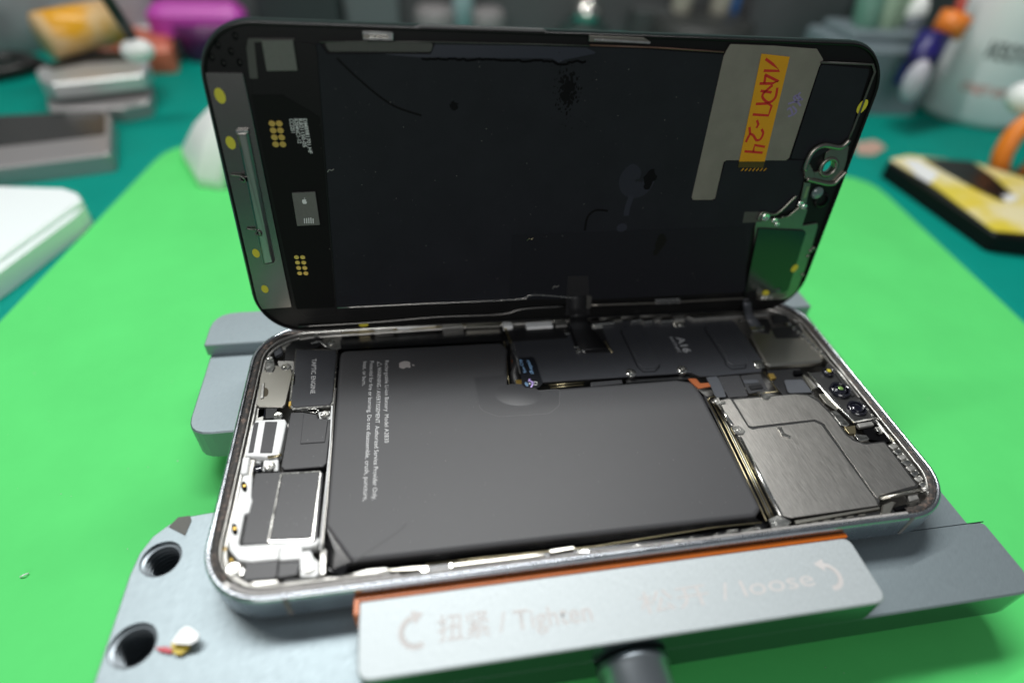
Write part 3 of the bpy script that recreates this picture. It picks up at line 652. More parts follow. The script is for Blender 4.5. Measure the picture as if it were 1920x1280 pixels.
# rolled side tubes and springs
wire("rolled_edge", [(1347, 760), (1373, 798)], -1.15, .55, mt_silver, ph)
wire("rolled_edge", [(1386, 820), (1464, 968)], -1.1, .60, mt_silver, ph)
for q in ([(1337, 747), (1347, 744), (1352, 752), (1360, 750), (1361, 755), (1345, 758)], [(1370, 800), (1386, 797), (1398, 807), (1394, 813), (1378, 813)], [(1455, 800), (1466, 799), (1471, 811), (1484, 817), (1480, 820), (1467, 817), (1462, 807)], [(1426, 738), (1436, 739), (1446, 743), (1440, 748), (1430, 747)], [(1441, 972), (1460, 964), (1483, 976), (1478, 986), (1447, 989)]):
    P("spring_finger", q, -.55, .45, mt_silver, ph, bev=.1, r=.2)
for q in ([(1340, 752)], [(1380, 806)], [(1452, 980)]): screw(*q[0], -.5, .6, ph)
# laminated edge stack between battery and camera shield
for i, (m_, dx, zz) in enumerate(((mt_brass, 0, -1.5), (mt_smear_shade, 4, -1.7), (mt_brass, 8, -1.6), (mt_nickel, 12, -1.9), (mt_brass, 16, -2.1))):
    wire("laminate_edge", [(1327+dx, 750+dx*.2), (1352+dx, 798), (1392+dx, 880), (1437+dx*1.1, 976)], zz, .17, m_, ph)
wire("laminate_edge", [(1327, 750), (1333, 744), (1342, 743)], -1.45, .17, mt_brass, ph)
P("dark_gap_board", [(1338, 755), (1350, 757), (1470, 975), (1450, 980)], -2.6, 2, mt_flex, ph, bev=.1)
# ribbons above shield
P("grey_ribbon", [(1324, 707), (1344, 705), (1352, 716), (1362, 744), (1342, 745), (1335, 728)], -1.7, .15, mt_greyflex, ph, bev=.03, r=.4)
P("grey_ribbon", [(1346, 706), (1386, 703), (1403, 742), (1366, 745)], -1.55, .18, mt_mod, ph, bev=.03, r=.4)
P("dark_ribbon", [(1388, 704), (1425, 700), (1440, 730), (1404, 738)], -1.9, .18, mt_mod, ph, bev=.03, r=.4)
P("grey_ribbon", [(1393, 712), (1420, 711), (1423, 717), (1396, 719)], -1.75, .1, mt_greyflex, ph, bev=.03, r=.4)
wire("bronze_wire", [(1432, 697), (1459, 734), (1430, 737)], -1.3, .16, mt_brass, ph)
P("dark_ribbon", [(1438, 694), (1500, 690), (1528, 738), (1470, 742), (1452, 720)], -2.2, .3, mt_flex, ph, bev=.1, r=.3)
P("dark_ribbon", [(1470, 712), (1505, 711), (1524, 735), (1478, 737)], -1.6, .15, mt_greyflex, ph, bev=.04, r=.8)
# camera strip
cpl = P("camera_plate", [(1516, 699), (1545, 696), (1556, 668), (1568, 668), (1670, 790), (1654, 797), (1632, 788), (1606, 792)], -1.3, 1.2, mt_camp, ph, bev=.1, r=.2)
wire("plate_edge", [(1514, 698), (1535, 723), (1566, 757), (1601, 791), (1643, 783), (1655, 789), (1692, 832)], -1.0, .27, mt_silver, ph)
wire("plate_edge", [(1543, 666), (1575, 700), (1611, 745)], -1.0, .3, mt_alu, ph)
def lens(x, y, r_, m_, tall=.5, dotr=0):
    q = A(x, y, -1.0); l = lathe("lens_barrel", (q.x, q.y, -1.0), [(r_*.78, tall*.6), (r_*.85, tall), (r_, tall*.8), (r_*1.02, -.6)], mt_lens, ph, cap=False)
    lathe("lens", (q.x, q.y, -1.0+tall*.55), [(.01, .12), (r_*.4, .09), (r_*.8, 0)], mt_lens, ph, parent=l)
    if dotr: lathe("led_glint_dot", (q.x+.3, q.y+.3, -1.0+tall*.55), [(.01, .22), (r_*dotr*.7, .2), (r_*dotr, .1)], m_, ph, parent=l)  # painted dot: green stands for the lens reflection, yellow for the flash LED
lens(1552, 699, 1.4, mt_yellow, .9, .45); lens(1574, 732, 2.6, mt_lensg, .9, .27); lens(1607, 765, 2.4, mt_lens, .4)
P("metal_block", [(1535, 738), (1548, 737), (1562, 752), (1575, 764), (1568, 768), (1548, 755)], -1.0, 1, mt_nickel, ph, bev=.15, r=.3)
P("metal_block", [(1556, 770), (1568, 768), (1594, 794), (1588, 799), (1576, 795)], -.9, 1, mt_silver, ph, bev=.2, r=.3)
P("metal_block", [(1582, 800), (1604, 796), (1606, 812), (1592, 812)], -1.2, 1, mt_brass, ph, bev=.15, r=.3)
P("metal_block", [(1607, 793), (1635, 789), (1640, 796), (1612, 801)], -1.2, .8, mt_alu, ph, bev=.15, r=.3)
P("metal_block", [(1600, 812), (1625, 815), (1632, 823), (1610, 825)], -1.3, .8, mt_silver, ph, bev=.15, r=.5)
P("recess_shade", [(1618, 802), (1645, 798), (1672, 827), (1660, 830), (1625, 822)], -2.0, .8, mt_smear_shade, ph, bev=.1, r=.4)  # black block in place of a recess, its shade in the colour
# irregular bright metal along the right inner wall
random.seed(3)
for i in range(9):
    t = i/8; x = 1672+(1737-1672)*t; y = 834+(916-834)*t
    P("ledge_tooth", [(x-7, y-1), (x+6, y-5), (x+15, y+3), (x+4, y+8)], -.75+random.uniform(-.2, .3), 1.2, mt_silver if i % 2 else mt_alu, ph, bev=.25, r=.4)
for i in range(8):
    t = i/7; x = 1478+(1540-1478)*t; y = 606+(662-606)*t
    P("ledge_tooth", [(x-4, y-2), (x+3, y-4), (x+7, y+2), (x+1, y+4)], -.9+random.uniform(-.2, .3), .8, mt_silver, ph, bev=.15, r=.3)
wire("ledge_bar", [(1650, 934), (1690, 926), (1724, 919)], -.9, .45, mt_nickel, ph)
P("ledge_bar", [(1655, 945), (1672, 938), (1680, 940), (1668, 968), (1650, 972)], -1.2, .8, mt_nickel, ph, bev=.2, r=.3)
wire("ledge_bar", [(1728, 918), (1744, 915), (1741, 932)], -1.0, .7, mt_alu, ph)
# near edge clutter
N_ = [
 ([(605, 1082), (640, 1080), (690, 1066), (725, 1063), (728, 1068), (680, 1080), (610, 1088)], mt_alu, -1.1),
 ([(724, 1066), (790, 1060), (800, 1064), (740, 1073)], mt_nickel, -1.3),
 ([(783, 1066), (800, 1059), (805, 1068), (795, 1073)], mt_silver, -.8),
 ([(842, 1056), (848, 1054), (850, 1063), (843, 1064)], mt_silver, -.7),
 ([(850, 1056), (1000, 1038), (1023, 1038), (1020, 1041), (850, 1061)], mt_nickel, -1.0),
 ([(1030, 1030), (1076, 1023), (1078, 1028), (1032, 1036)], mt_nickel, -.9),
 ([(1078, 1034), (1098, 1029), (1117, 1036), (1112, 1041), (1096, 1037)], mt_silver, -.7),
 ([(1185, 1022), (1200, 1019), (1205, 1027), (1187, 1030)], mt_silver, -.9),
 ([(1206, 1022), (1232, 1018), (1230, 1023), (1208, 1027)], mt_nickel, -1.0),
 ([(1236, 1017), (1262, 1012), (1258, 1019), (1238, 1023)], mt_silver, -.9),
 ([(1263, 1011), (1285, 1009), (1278, 1016), (1262, 1018)], mt_nickel, -1.0),
 ([(1288, 1010), (1298, 1005), (1308, 1012), (1326, 1009), (1332, 1001), (1348, 996), (1346, 1001), (1336, 1004), (1334, 1012), (1305, 1018)], mt_silver, -.7),
 ([(1352, 1006), (1364, 1003), (1363, 1007), (1354, 1009)], mt_silver, -.6),
 ([(1362, 993), (1385, 990), (1384, 995), (1364, 998)], mt_silver, -.7),
 ([(1390, 992), (1425, 986), (1430, 994), (1424, 994), (1420, 990), (1394, 997)], mt_silver, -.7),
 ([(1374, 999), (1395, 996), (1394, 999), (1376, 1001)], mt_silver, -.5),
 ([(1408, 997), (1420, 995), (1421, 998), (1410, 999)], mt_silver, -.5),
]
for q, m_, z in N_: P("edge_contact", q, z, 1.4, m_, ph, bev=.12, r=.15)
wire("metal_edge", [(800, 1058), (900, 1046), (1020, 1034), (1115, 1024), (1220, 1007), (1340, 988), (1428, 979)], -1.5, .14, mt_brass, ph)
wire("metal_edge", [(730, 1070), (770, 1068), (800, 1070)], -1.0, .15, mt_nickel, ph)
P("edge_trim", [(1490, 975), (1650, 949), (1650, 953), (1492, 982)], -1.4, 1, mt_nickel, ph, bev=.1)
P("edge_trim", [(1478, 986), (1700, 950), (1700, 957), (1480, 994)], -1.6, 1, mt_flex, ph, bev=.1)
for i in range(6):
    x = 1500+i*22; y = 982-i*3.6
    P("edge_contact", [(x, y), (x+13, y-2), (x+13, y+1), (x, y+3)], -1.3, .4, mt_nickel, ph, bev=.05)
# small fittings at both ends
for q, m_, z in [([(498, 764), (520, 763), (519, 783), (497, 785)], mt_flex, -1.6), ([(484, 766), (498, 765), (497, 780), (482, 784)], mt_lens, -1.9), ([(541, 752), (547, 751), (546, 760), (540, 761)], mt_gold, -1.2),
  ([(551, 702), (555, 702), (553, 722), (549, 722)], mt_silver, -1.1), ([(624, 668), (633, 668), (632, 684), (623, 684)], mt_lens, -1.5), ([(527, 645), (545, 640), (548, 650), (530, 656)], mt_alu, -1.9),
  ([(560, 628), (600, 622), (602, 630), (562, 636)], mt_alu, -1.2), ([(512, 655), (526, 648), (530, 660), (516, 668)], mt_greyflex, -1.8), ([(490, 720), (496, 715), (494, 745), (487, 748)], mt_alu, -.9),
  ([(600, 1030), (612, 1028), (610, 1075), (600, 1078)], mt_alu, -2.2), ([(530, 1086), (590, 1080), (594, 1086), (534, 1093)], mt_flex, -1.6), ([(468, 1090), (520, 1086), (522, 1092), (474, 1098)], mt_alu, -1.2),
  ([(1548, 786), (1560, 784), (1566, 793), (1554, 796)], mt_gold, -1.2), ([(1640, 800), (1656, 798), (1664, 808), (1650, 812)], mt_alu, -1.4), ([(1664, 812), (1680, 812), (1690, 826), (1674, 828)], mt_nickel, -1.1),
  ([(1504, 700), (1514, 706), (1530, 728), (1522, 730)], mt_nickel, -1.5), ([(1488, 694), (1504, 693), (1508, 700), (1490, 702)], mt_smear_shade, -1.4), ([(1560, 690), (1566, 688), (1604, 740), (1598, 742)], mt_camp, -.8),
  ([(1440, 700), (1450, 699), (1456, 708), (1446, 710)], mt_gold, -1.5), ([(1404, 722), (1428, 719), (1432, 727), (1408, 730)], mt_flex, -1.6), ([(1700, 922), (1716, 919), (1724, 935), (1706, 940)], mt_alu, -1.3),
  ([(1676, 950), (1700, 944), (1704, 952), (1682, 958)], mt_smear_shade, -1.0), ([(1500, 596), (1520, 604), (1516, 610), (1496, 601)], mt_alu, -.8), ([(1525, 614), (1538, 624), (1532, 630), (1520, 619)], mt_nickel, -.7)]:
    P("fitting", q, z, 1.0, m_, ph, bev=.12, r=.25)
for x, y, r_ in ((1500, 604, .6), (1545, 650, .6), (1648, 806, .55), (592, 628, .6), (1388, 600, .6)): screw(x, y, -.8, r_, ph)
# far edge clutter, just below the display
F_ = [
 ([(742, 604), (812, 597), (818, 608), (745, 615)], mt_white, -.5), ([(668, 616), (690, 613), (694, 620), (672, 622)], mt_brass, -.7),
 ([(700, 613), (735, 609), (738, 616), (702, 620)], mt_alu, -.8), ([(828, 608), (866, 605), (870, 612), (830, 615)], mt_alu, -.7),
 ([(872, 606), (937, 601), (938, 611), (874, 614)], mt_nickel, -.8), ([(942, 603), (958, 602), (962, 611), (945, 612)], mt_white, -.6),
 ([(985, 604), (1034, 601), (1037, 611), (988, 614)], mt_white, -.6), ([(1040, 604), (1060, 600), (1064, 610), (1042, 612)], mt_alu, -.9),
 ([(1102, 600), (1120, 595), (1134, 602), (1150, 600), (1153, 605), (1110, 609)], mt_silver, -.5),
 ([(1138, 597), (1165, 594), (1168, 600), (1142, 602)], mt_nickel, -.8), ([(1178, 596), (1200, 592), (1205, 600), (1184, 603)], mt_silver, -.6),
 ([(1205, 599), (1222, 597), (1225, 602), (1208, 604)], mt_silver, -.5), ([(1225, 596), (1240, 592), (1243, 599), (1228, 602)], mt_alu, -.7),
 ([(1236, 598), (1262, 596), (1264, 601), (1240, 603)], mt_silver, -.5), ([(1262, 592), (1282, 590), (1285, 598), (1266, 600)], mt_alu, -.6),
 ([(1285, 592), (1300, 594), (1390, 585), (1440, 584), (1440, 590), (1302, 599)], mt_alu, -.45)]
for q, m_, z in F_: P("edge_contact", q, z, 1.6, m_, ph, bev=.15, r=.2)
for i in range(14):
    P("comb_tooth", [(746+i*4.8, 606-i*.55), (748.6+i*4.8, 605.7-i*.55), (748.8+i*4.8, 611.5-i*.55), (746.4+i*4.8, 611.8-i*.55)], -.4, .15, mt_gold, ph, bev=0)
P("metal_edge", [(640, 620), (944, 602), (960, 640), (956, 642), (942, 606), (640, 624)], -1.2, .5, mt_brass, ph, bev=.05)

# ================================================================== DISPLAY (lid)
mt_lnick = mat('darker_nickel_bracket', (0.25, 0.235, 0.205), metal=1, rough=.34, var=.05, scale=.5)  # nickel in a darker tone for the display parts

ld = thing("display_assembly", "phone display standing open behind the body, its black back side facing the camera", "phone display", frame=LID, off=(0, -37.6, 0))
SW, SH, SR = 158.4, 75.3, 12.0
def so(ins, dw=0): return rrect(SW, SH, SR, ins=ins, seg=12)
hc = LID.at(1551, 312, 0.3)
hole = circ(hc.x, hc.y, 1.7, 28)[::-1]
def Lp(x, y, w_=0): return LID.at(x, y, w_)
prism("cover_glass", so(0), 0, -.9, mt_glass, ld, bev=.15, holes=[hole])
bz_ = prism("bezel", so(.55), .35, .004, mt_bezel, ld, bev=.1, holes=[circ(hc.x, hc.y, 1.75, 28)[::-1]])
loops("bezel_rim", [(so(.5), .05), (so(.55), .9), (so(.75), 1.05), (so(1.1), 1.0), (so(1.2), .3)], mt_bezel, ld, smooth=True)
def Q(name, px, w_, th, m, **k): return P(name, px, w_, th, m, ld, **k)
fp = Q("back_film", [(600, 80), (614, 101), (806, 101), (815, 79), (980, 83), (1200, 91), (1357, 102), (1297, 374), (1340, 376), (1360, 302), (1480, 300), (1515, 300), (1505, 345), (1490, 392), (1455, 400), (1425, 404), (1410, 430), (1392, 548), (1150, 560), (1090, 562), (1000, 560), (960, 563), (800, 567), (631, 575), (595, 100), (592, 84)], .85, .45, mt_lidfilm, bev=.12, r=.4)
Q("film_patch", [(960, 441), (1325, 427), (1400, 425), (1398, 546), (1100, 560), (955, 562)], .92, .06, mt_lidfilm2, bev=.03, r=.4)
Q("flex_tail", [(1065, 518), (1103, 517), (1106, 590), (1060, 592)], 1.0, .07, mt_flex, bev=.02)
Q("upper_tape", [(607, 79), (813, 81), (808, 98), (617, 97)], .95, .12, mt_gstrip, bev=.03, r=.8)
Q("upper_tape", [(465, 72), (492, 72), (552, 72), (553, 78), (477, 80), (484, 148), (468, 148), (462, 90)], .8, .3, mt_gstrip, bev=.04, r=.3)
Q("left_panel", [(476, 82), (558, 78), (592, 84), (595, 100), (631, 575), (628, 590), (575, 596), (551, 575), (470, 150)], .62, .3, mt_bezel, bev=.05, r=.3)
Q("film_edge", [(470, 178), (530, 178), (600, 220), (628, 576), (556, 580), (472, 185)], .7, .06, mat("matt_black_film", (.006, .006, .006), rough=.6, spec=.1), bev=.02, r=.5)
Q("foam_pad", [(490, 76), (549, 75), (558, 133), (500, 134)], 1.25, .6, mt_gpad, bev=.08, r=.1)
p2 = Q("foam_pad", [(547, 362), (591, 360), (600, 422), (557, 424)], 1.25, .6, mt_gpad, bev=.08, r=.1)
c0 = Lp(571, 379, 1.27); flat("logo", [[Vector((c0.x+x*.95, c0.y+y*.95)) for x, y in chaik(q)] for q in (body_, leaf_)], 1.27, mt_print, ld, p2)
for i in range(5): strokes("print", [[Lp(572+i*4, 404+random.random()*2, 0), Lp(572.5+i*4, 415, 0)]], .22, 1.27, mt_print, ld, p2)
# gold contacts
def dot(x, y, rx, ry, w_, m_, a=-8, name="gold_contact"):
    q = Lp(x, y, w_); return prism(name, circ(q.x, q.y, rx, 16, ry, a), w_, w_-.12, m_, ld, bev=.03)
for i in range(4):
    for j in range(2): dot(510+j*13.5+i*2.3, 232+i*13, .72, .66, .86, mt_gold); dot(556+j*11.5+i*2, 482.5+i*10, .6, .55, .86, mt_gold)
# small print block reading down
for i, (s, l_) in enumerate((("CC2251", 222+27), ("R204NC1-12", 222+47), ("K821150-05", 222+54), ("DM8981701.HF", 222+66))):
    x0 = 542+i*8.6; text("print", s, ld, (x0, 223), (x0+(l_-222)*.17, l_), .78, .85, mt_print, bold=.01)
# steel plate at the left with bar and clips
stp = Q("steel_plate", [(384, 136), (455, 137), (470, 205), (547, 576), (490, 580), (470, 540), (400, 230)], .8, .35, mt_fplate, bev=.08, r=.3)
for x, y, rx, ry in ((412.5, 180, 1.05, 1.6), (432.5, 268, 1.0, 1.45), (480, 475, .85, 1.2), (496.5, 542, .85, 1.15)): dot(x, y, rx, ry, .86, mt_yellow, 8, "ink_dot")
Q("steel_bar", [(443, 250), (464, 249), (514, 494), (494, 498)], 1.9, 1.1, mt_barsteel, bev=.5, r=.3)
Q("bar_end", [(441, 245), (464, 244), (466, 250), (443, 252)], 1.75, .5, mt_silver, bev=.1, r=.2)
for x, y in ((452, 330), (482, 431)):
    tube("wire_clip", catmull([Lp(x-20, y-2, 1.2), Lp(x-4, y, 1.5), Lp(x+4, y+3, 2.2), Lp(x+8, y+10, 2.1), Lp(x-2, y+9, 1.6), Lp(x+2, y+2, 1.5), Lp(x+14, y+2, 1.6)], 4), .22, mt_fplate, ld, n=6)
    Q("clip_hole", [(x-1, y+4), (x+12, y+1), (x+14, y+10), (x+2, y+12)], 1.75, .1, mt_smear_shade, bev=.02)  # hole suggested by a black pad, its shade painted on
# serration along the steel plate and small pits in the corner
for i in range(13):
    t = i/12; x = 388+(478-388)*t; y = 150+(548-150)*t
    Q("edge_notch", [(x-3, y), (x+2, y+3), (x-1, y+5)], .95, .3, mt_gstrip, bev=0)
for x, y in ((408, 85), (433, 97), (441, 68), (419, 119), (449, 118), (397, 108)):
    q = Lp(x, y, .36); flat("pit", [circ(q.x, q.y, .55, 10, .8)], .365, mt_smear_shade, ld); strokes("pit", [[Lp(x, y-4, 0), Lp(x+3, y+1, 0)]], .16, .37, mt_gstrip, ld)  # pits lie flat, the shade in them is painted black
# right plates
al = Q("foil_plate", [(1370, 83), (1450, 86), (1532, 92), (1544, 112), (1536, 126), (1480, 296), (1474, 301), (1362, 301), (1357, 304), (1341, 372), (1336, 375), (1299, 375), (1297, 370), (1357, 106), (1362, 96)], .95, .3, mt_alutape, bev=.05, r=.3)
Q("foil_tab", [(1396, 397), (1430, 397), (1428, 416), (1392, 418)], .93, .1, mt_gstrip, bev=.02, r=.3)
Q("side_panel", [(1540, 121), (1630, 129), (1629, 140), (1592, 258), (1583, 268), (1520, 300), (1483, 298)], .8, .4, mt_lidfilm, bev=.1, r=.6)
wire("panel_edge", [(1538, 117), (1636, 121), (1640, 135), (1600, 240), (1590, 262)], .9, .35, mt_gstrip, ld)
kp = Q("amber_tape", [(1428, 101), (1481, 107), (1434, 303), (1386, 303)], 1.06, .08, mt_kapton, bev=.01)
Q("amber_tape_end", [(1386, 303), (1434, 303), (1431, 315), (1384, 314)], 1.06, .08, mt_kaptond, bev=.01)
for i in range(7): strokes("tape_tooth", [[Lp(1386+i*7, 318, 0), Lp(1391+i*7, 313, 0)]], .25, 1.09, mt_kapton, ld)
kx, ky, ks = 1380, 80, 180/922     # handwriting traced as pen strokes
HW = [[(262, 150), (330, 200), (395, 265), (245, 262)], [(255, 300), (385, 365), (330, 385), (205, 385)], [(262, 305), (250, 385)],
      [(215, 455), (320, 470)], [(375, 425), (355, 520), (300, 565), (255, 545), (235, 490), (330, 400)], [(170, 580), (290, 575), (320, 600), (290, 690), (140, 680)], [(180, 735), (195, 775), (175, 810)],
      [(225, 820), (240, 860), (215, 915), (175, 925), (150, 885), (115, 870), (75, 945)], [(115, 870), (110, 800)], [(258, 990), (160, 972), (145, 1040)], [(62, 1032), (235, 1046)]]
strokes("handwriting", [catmull([Lp(kx+a*ks, ky+b*ks, 0) for a, b in ln], 4) if len(ln) > 5 else [Lp(kx+a*ks, ky+b*ks, 0) for a, b in ln] for ln in HW], .62, 1.085, mt_red, ld, kp)
HP = [[(530, 520), (560, 500), (600, 530), (560, 560), (530, 520)], [(600, 470), (560, 520), (620, 540)], [(470, 640), (500, 620), (520, 680), (480, 700)], [(520, 600), (560, 650), (520, 690)], [(480, 580), (560, 560), (600, 600)]]
strokes("handwriting", [catmull([Lp(kx+a*ks, ky+b*ks, 0) for a, b in ln], 4) for ln in HP], .45, .975, mt_purple, ld, al)
# earpiece bracket around the see-through hole
def rtube(name, px, w_, r_, m_): return tube(name, catmull([Lp(a, b, w_) for a, b in px], 4), r_, m_, ld, n=8)
def ringl(name, cx, cy, r1, r0, w1, w0, m_, n=30):
    a = circ(cx, cy, r1, n); b = circ(cx, cy, r0, n); mid = circ(cx, cy, (r0+r1)/2, n)
    return loops(name, [(a, w0), (a, w1-.15), (mid, w1), (b, w1-.2), (b, w0)], m_, ld, smooth=True)
prism("bracket_plate", rp([Lp(a, b) for a, b in [(1512, 322), (1538, 318), (1545, 284), (1558, 275), (1588, 271), (1584, 298), (1574, 332), (1550, 345), (1512, 339)]], .5), 1.0, .4, mt_lnick, ld, bev=.15, holes=[circ(hc.x, hc.y, 1.9, 28)[::-1]])
ringl("camera_ring", hc.x, hc.y, 2.75, 1.75, 1.4, .3, mt_lnick)
rtube("bracket_rail", [(1592, 262), (1575, 276), (1545, 272), (1525, 282), (1514, 300), (1508, 320)], 1.2, .75, mt_lnick)
rtube("bracket_rail", [(1512, 335), (1530, 340), (1560, 345), (1575, 332), (1586, 322)], 1.2, .65, mt_lnick)
Q("bracket_block", [(1507, 312), (1520, 308), (1530, 330), (1520, 338), (1509, 336)], 1.5, .8, mt_lnick, bev=.2, r=.4)
q = Lp(1512, 311, 1.3); lathe("copper_pad", (q.x, q.y, 1.3), [(.01, .3), (.7, .25), (.8, 0)], mt_brass, ld, n=12)
Q("bracket_arm", [(1508, 342), (1521, 343), (1512, 382), (1500, 382)], 1.0, .5, mt_lnick, bev=.1, r=.2)
Q("gold_strip", [(1513, 350), (1518, 350), (1511, 372), (1506, 372)], 1.05, .1, mt_brass, bev=.02)
q = Lp(1533, 362, .8); lathe("lens", (q.x, q.y, .8), [(.01, .55), (.9, .5), (1.5, .25), (1.9, -.2)], mat("pale_lens", (.12, .16, .16), rough=.1, spec=.9), ld)
q = Lp(1541, 376, .8); lathe("lens_ring", (q.x, q.y, .6), [(1.6, .5), (2.1, .4), (2.3, -.2)], mt_bezel, ld, cap=False)
screw(1502, 383, 1.5, .9, ld); screw(1509, 388, 1.4, .8, ld); screw(1437, 408, 1.4, 1.2, ld); screw(1454, 414, 1.3, .8, ld); screw(1458, 421, 1.3, .7, ld)
rtube("bracket_rail", [(1421, 412), (1430, 398), (1455, 401), (1487, 372), (1492, 368)], 1.1, .38, mt_lnick)
rtube("bracket_rail", [(1465, 407), (1478, 405), (1500, 386)], 1.0, .3, mt_lnick)
Q("earpiece_bracket", [(1418, 412), (1450, 410), (1475, 408), (1503, 388), (1515, 392), (1505, 423), (1533, 418), (1534, 425), (1512, 500), (1495, 545), (1480, 560), (1462, 562), (1440, 560), (1420, 556), (1412, 540), (1415, 430)], .9, .45, mt_lnick, bev=.15, r=.3)
Q("earpiece_cover", [(1422, 428), (1508, 432), (1512, 437), (1478, 545), (1470, 550), (1412, 550), (1398, 560), (1396, 555)], 1.35, .5, mat("glossy_black_cover", (.006, .012, .008), rough=.16, spec=.7), bev=.15, r=.3)
Q("earpiece_tab", [(1399, 548), (1420, 540), (1418, 568), (1394, 570)], 1.4, .2, mt_bezel, bev=.05)
for x, y, rx, ry in ((1490, 503, 1.0, 1.3), (1436, 549, 1.2, .9), (1617, 200, 1.2, 1.8)): dot(x, y, rx, ry, 1.4 if x < 1600 else .95, mt_yellow, -20, "ink_dot")
q = Lp(1459, 545, 1.4); lathe("microphone", (q.x, q.y, 1.35), [(.01, .15), (.5, .1), (.8, .25), (1.0, 0)], mt_lens, ld)
for x, y in ((1520, 470), (1515, 480), (1505, 515), (1525, 465)): q = Lp(x, y, .9); lathe("rivet", (q.x, q.y, .9), [(.01, .3), (.5, .25), (.6, 0)], mt_lnick, ld, n=10)
# top edge clips and strips
Q("top_clip", [(679, 59), (736, 61), (737, 68), (680, 66)], 2.0, .3, mt_silver, bev=.08, r=.2)
Q("top_clip", [(680, 69), (737, 71), (737, 77), (681, 75)], 1.9, .5, mt_silver, bev=.08, r=.2)
Q("top_clip", [(727, 62), (737, 63), (737, 75), (728, 74)], 2.02, .3, mt_silver, bev=.08)
Q("top_clip", [(679, 60), (692, 61), (692, 73), (681, 72)], 1.95, .3, mt_lnick, bev=.08)
Q("top_strip", [(1105, 67), (1208, 71), (1221, 80), (1218, 83), (1104, 79)], 1.5, .8, mt_lnick, bev=.1, r=.2)
Q("top_strip", [(1115, 73), (1220, 79), (1219, 83), (1115, 77)], 1.75, .3, mt_silver, bev=.06, r=.1)
Q("edge_strip", [(790, 46), (1018, 54), (1026, 59), (1015, 60), (775, 52)], .8, .3, mat("grey_mesh_strip", (.16, .15, .155), rough=.45), bev=.05)
wire("film_lip", [(600, 79), (815, 79), (960, 82), (1105, 86)], .95, .16, mt_gstrip, ld)
wire("film_lip", [(1106, 85), (1220, 89), (1357, 98)], .95, .22, mat("copper_brown_edge", (.12, .06, .045), rough=.4), ld)
# bottom edge wires and clips
rtube("foil_edge", [(633, 577), (800, 569), (970, 561), (990, 554), (1010, 553), (1060, 557), (1100, 562)], 1.15, .13, mt_silver)
rtube("bottom_rail", [(560, 612), (700, 604), (820, 594), (940, 589), (980, 579), (1060, 574)], .9, .28, mt_fplate)
rtube("bottom_rail", [(1100, 572), (1225, 568), (1300, 564), (1400, 559), (1440, 560), (1475, 552)], .9, .32, mt_lnick)
Q("bottom_clip", [(1228, 562), (1275, 560), (1277, 569), (1230, 571)], 1.4, .5, mt_silver, bev=.1, r=.2)
Q("bottom_clip", [(1100, 553), (1110, 556), (1108, 578), (1098, 580)], 1.3, .4, mt_gstrip, bev=.1, r=.3)
Q("bottom_clip", [(1425, 556), (1450, 554), (1450, 562), (1426, 562)], 1.4, .4, mt_silver, bev=.1, r=.2)
q = Lp(682, 609, .9); prism("ink_dot", circ(q.x, q.y, 1.3, 16, .6), .92, .8, mt_yellow, ld, bev=.03)
# stains and scratches on the film
def cs_(px, w_=0): return catmull([Lp(a, b, w_) for a, b in px], 5)
strokes("scratch", [cs_([(632, 108), (665, 140), (710, 178), (745, 200), (790, 215)])], .45, .875, mt_faint, ld, fp)
strokes("scratch", [cs_([(1095, 430), (1100, 405), (1115, 392), (1138, 393)])], .6, .875, mt_faint, ld, fp)
random.seed(11)
edge = []
for i in range(60):
    x = 790+i*5.2; y = 109+i*.1+random.uniform(-2.0, 2.0)+(8*math.exp(-((x-1052)/9)**2))
    edge.append((x, y))
strokes("scratch", [[Lp(a, b, 0) for a, b in edge]], .5, .876, mt_smear_shade, ld, fp)
Q("film_band", [(700, 101), (808, 102), (816, 84), (980, 86), (1100, 90), (1120, 100), (1060, 112), (1048, 118), (1035, 110), (790, 108)], .872, .02, mat("bluish_film_band", (.012, .014, .026), rough=.45), bev=0, r=.3)
sh_ = []
for i in range(260):
    a = random.uniform(0, 6.28); r_ = abs(random.gauss(0, 1)); x = 1062+r_*math.cos(a)*17; y = 168+r_*math.sin(a)*32
    q = Lp(x, y, 0); s = random.uniform(.12, .55)*max(.3, 1.3-r_*.5); sh_.append([Vector((q.x+s*math.cos(t*1.05+a)*random.uniform(.6, 1), q.y+s*math.sin(t*1.05+a)*random.uniform(.8, 1.4))) for t in range(6)])
V = []; F = []
for i, s in enumerate(sh_):
    b = len(V); V += [(p.x, p.y, .874+i*.00012) for p in s]; F.append(tuple(range(b, b+6)))
mk("smear", V, F, mt_faint, ld, fp, kind="stuff")
q = Lp(1192, 336, 0)
strokes("swirl", [[(q.x+(.6+R_)*math.cos(t*.25+.3*R_), q.y+(.6+R_)*1.0*math.sin(t*.25+.3*R_)) for t in range(3, 24)] for R_ in [i*.33 for i in range(13)]], .24, .875, mt_swirl, ld, fp)
strokes("swirl", [cs_([(1182, 366), (1175, 385), (1172, 402)])], 1.5, .874, mt_swirl, ld, fp)
q = Lp(1164, 424, 0); flat("swirl", [circ(q.x, q.y, 1.5, 16, 1.2)], .935, mt_swirl, ld, fp)
q = Lp(1216, 333, 0); flat("smear", [[p+Vector((random.uniform(-.35, .35), random.uniform(-.5, .5))) for p in circ(q.x, q.y, 1.5, 18, 2.6, -10)]], .879, mt_faint, ld, fp)
q = Lp(851, 197, 0); flat("smear", [[p+Vector((random.uniform(-.35, .35), random.uniform(-.35, .35))) for p in circ(q.x, q.y, 1.0, 16, .9)]], .876, mt_faint, ld, fp)
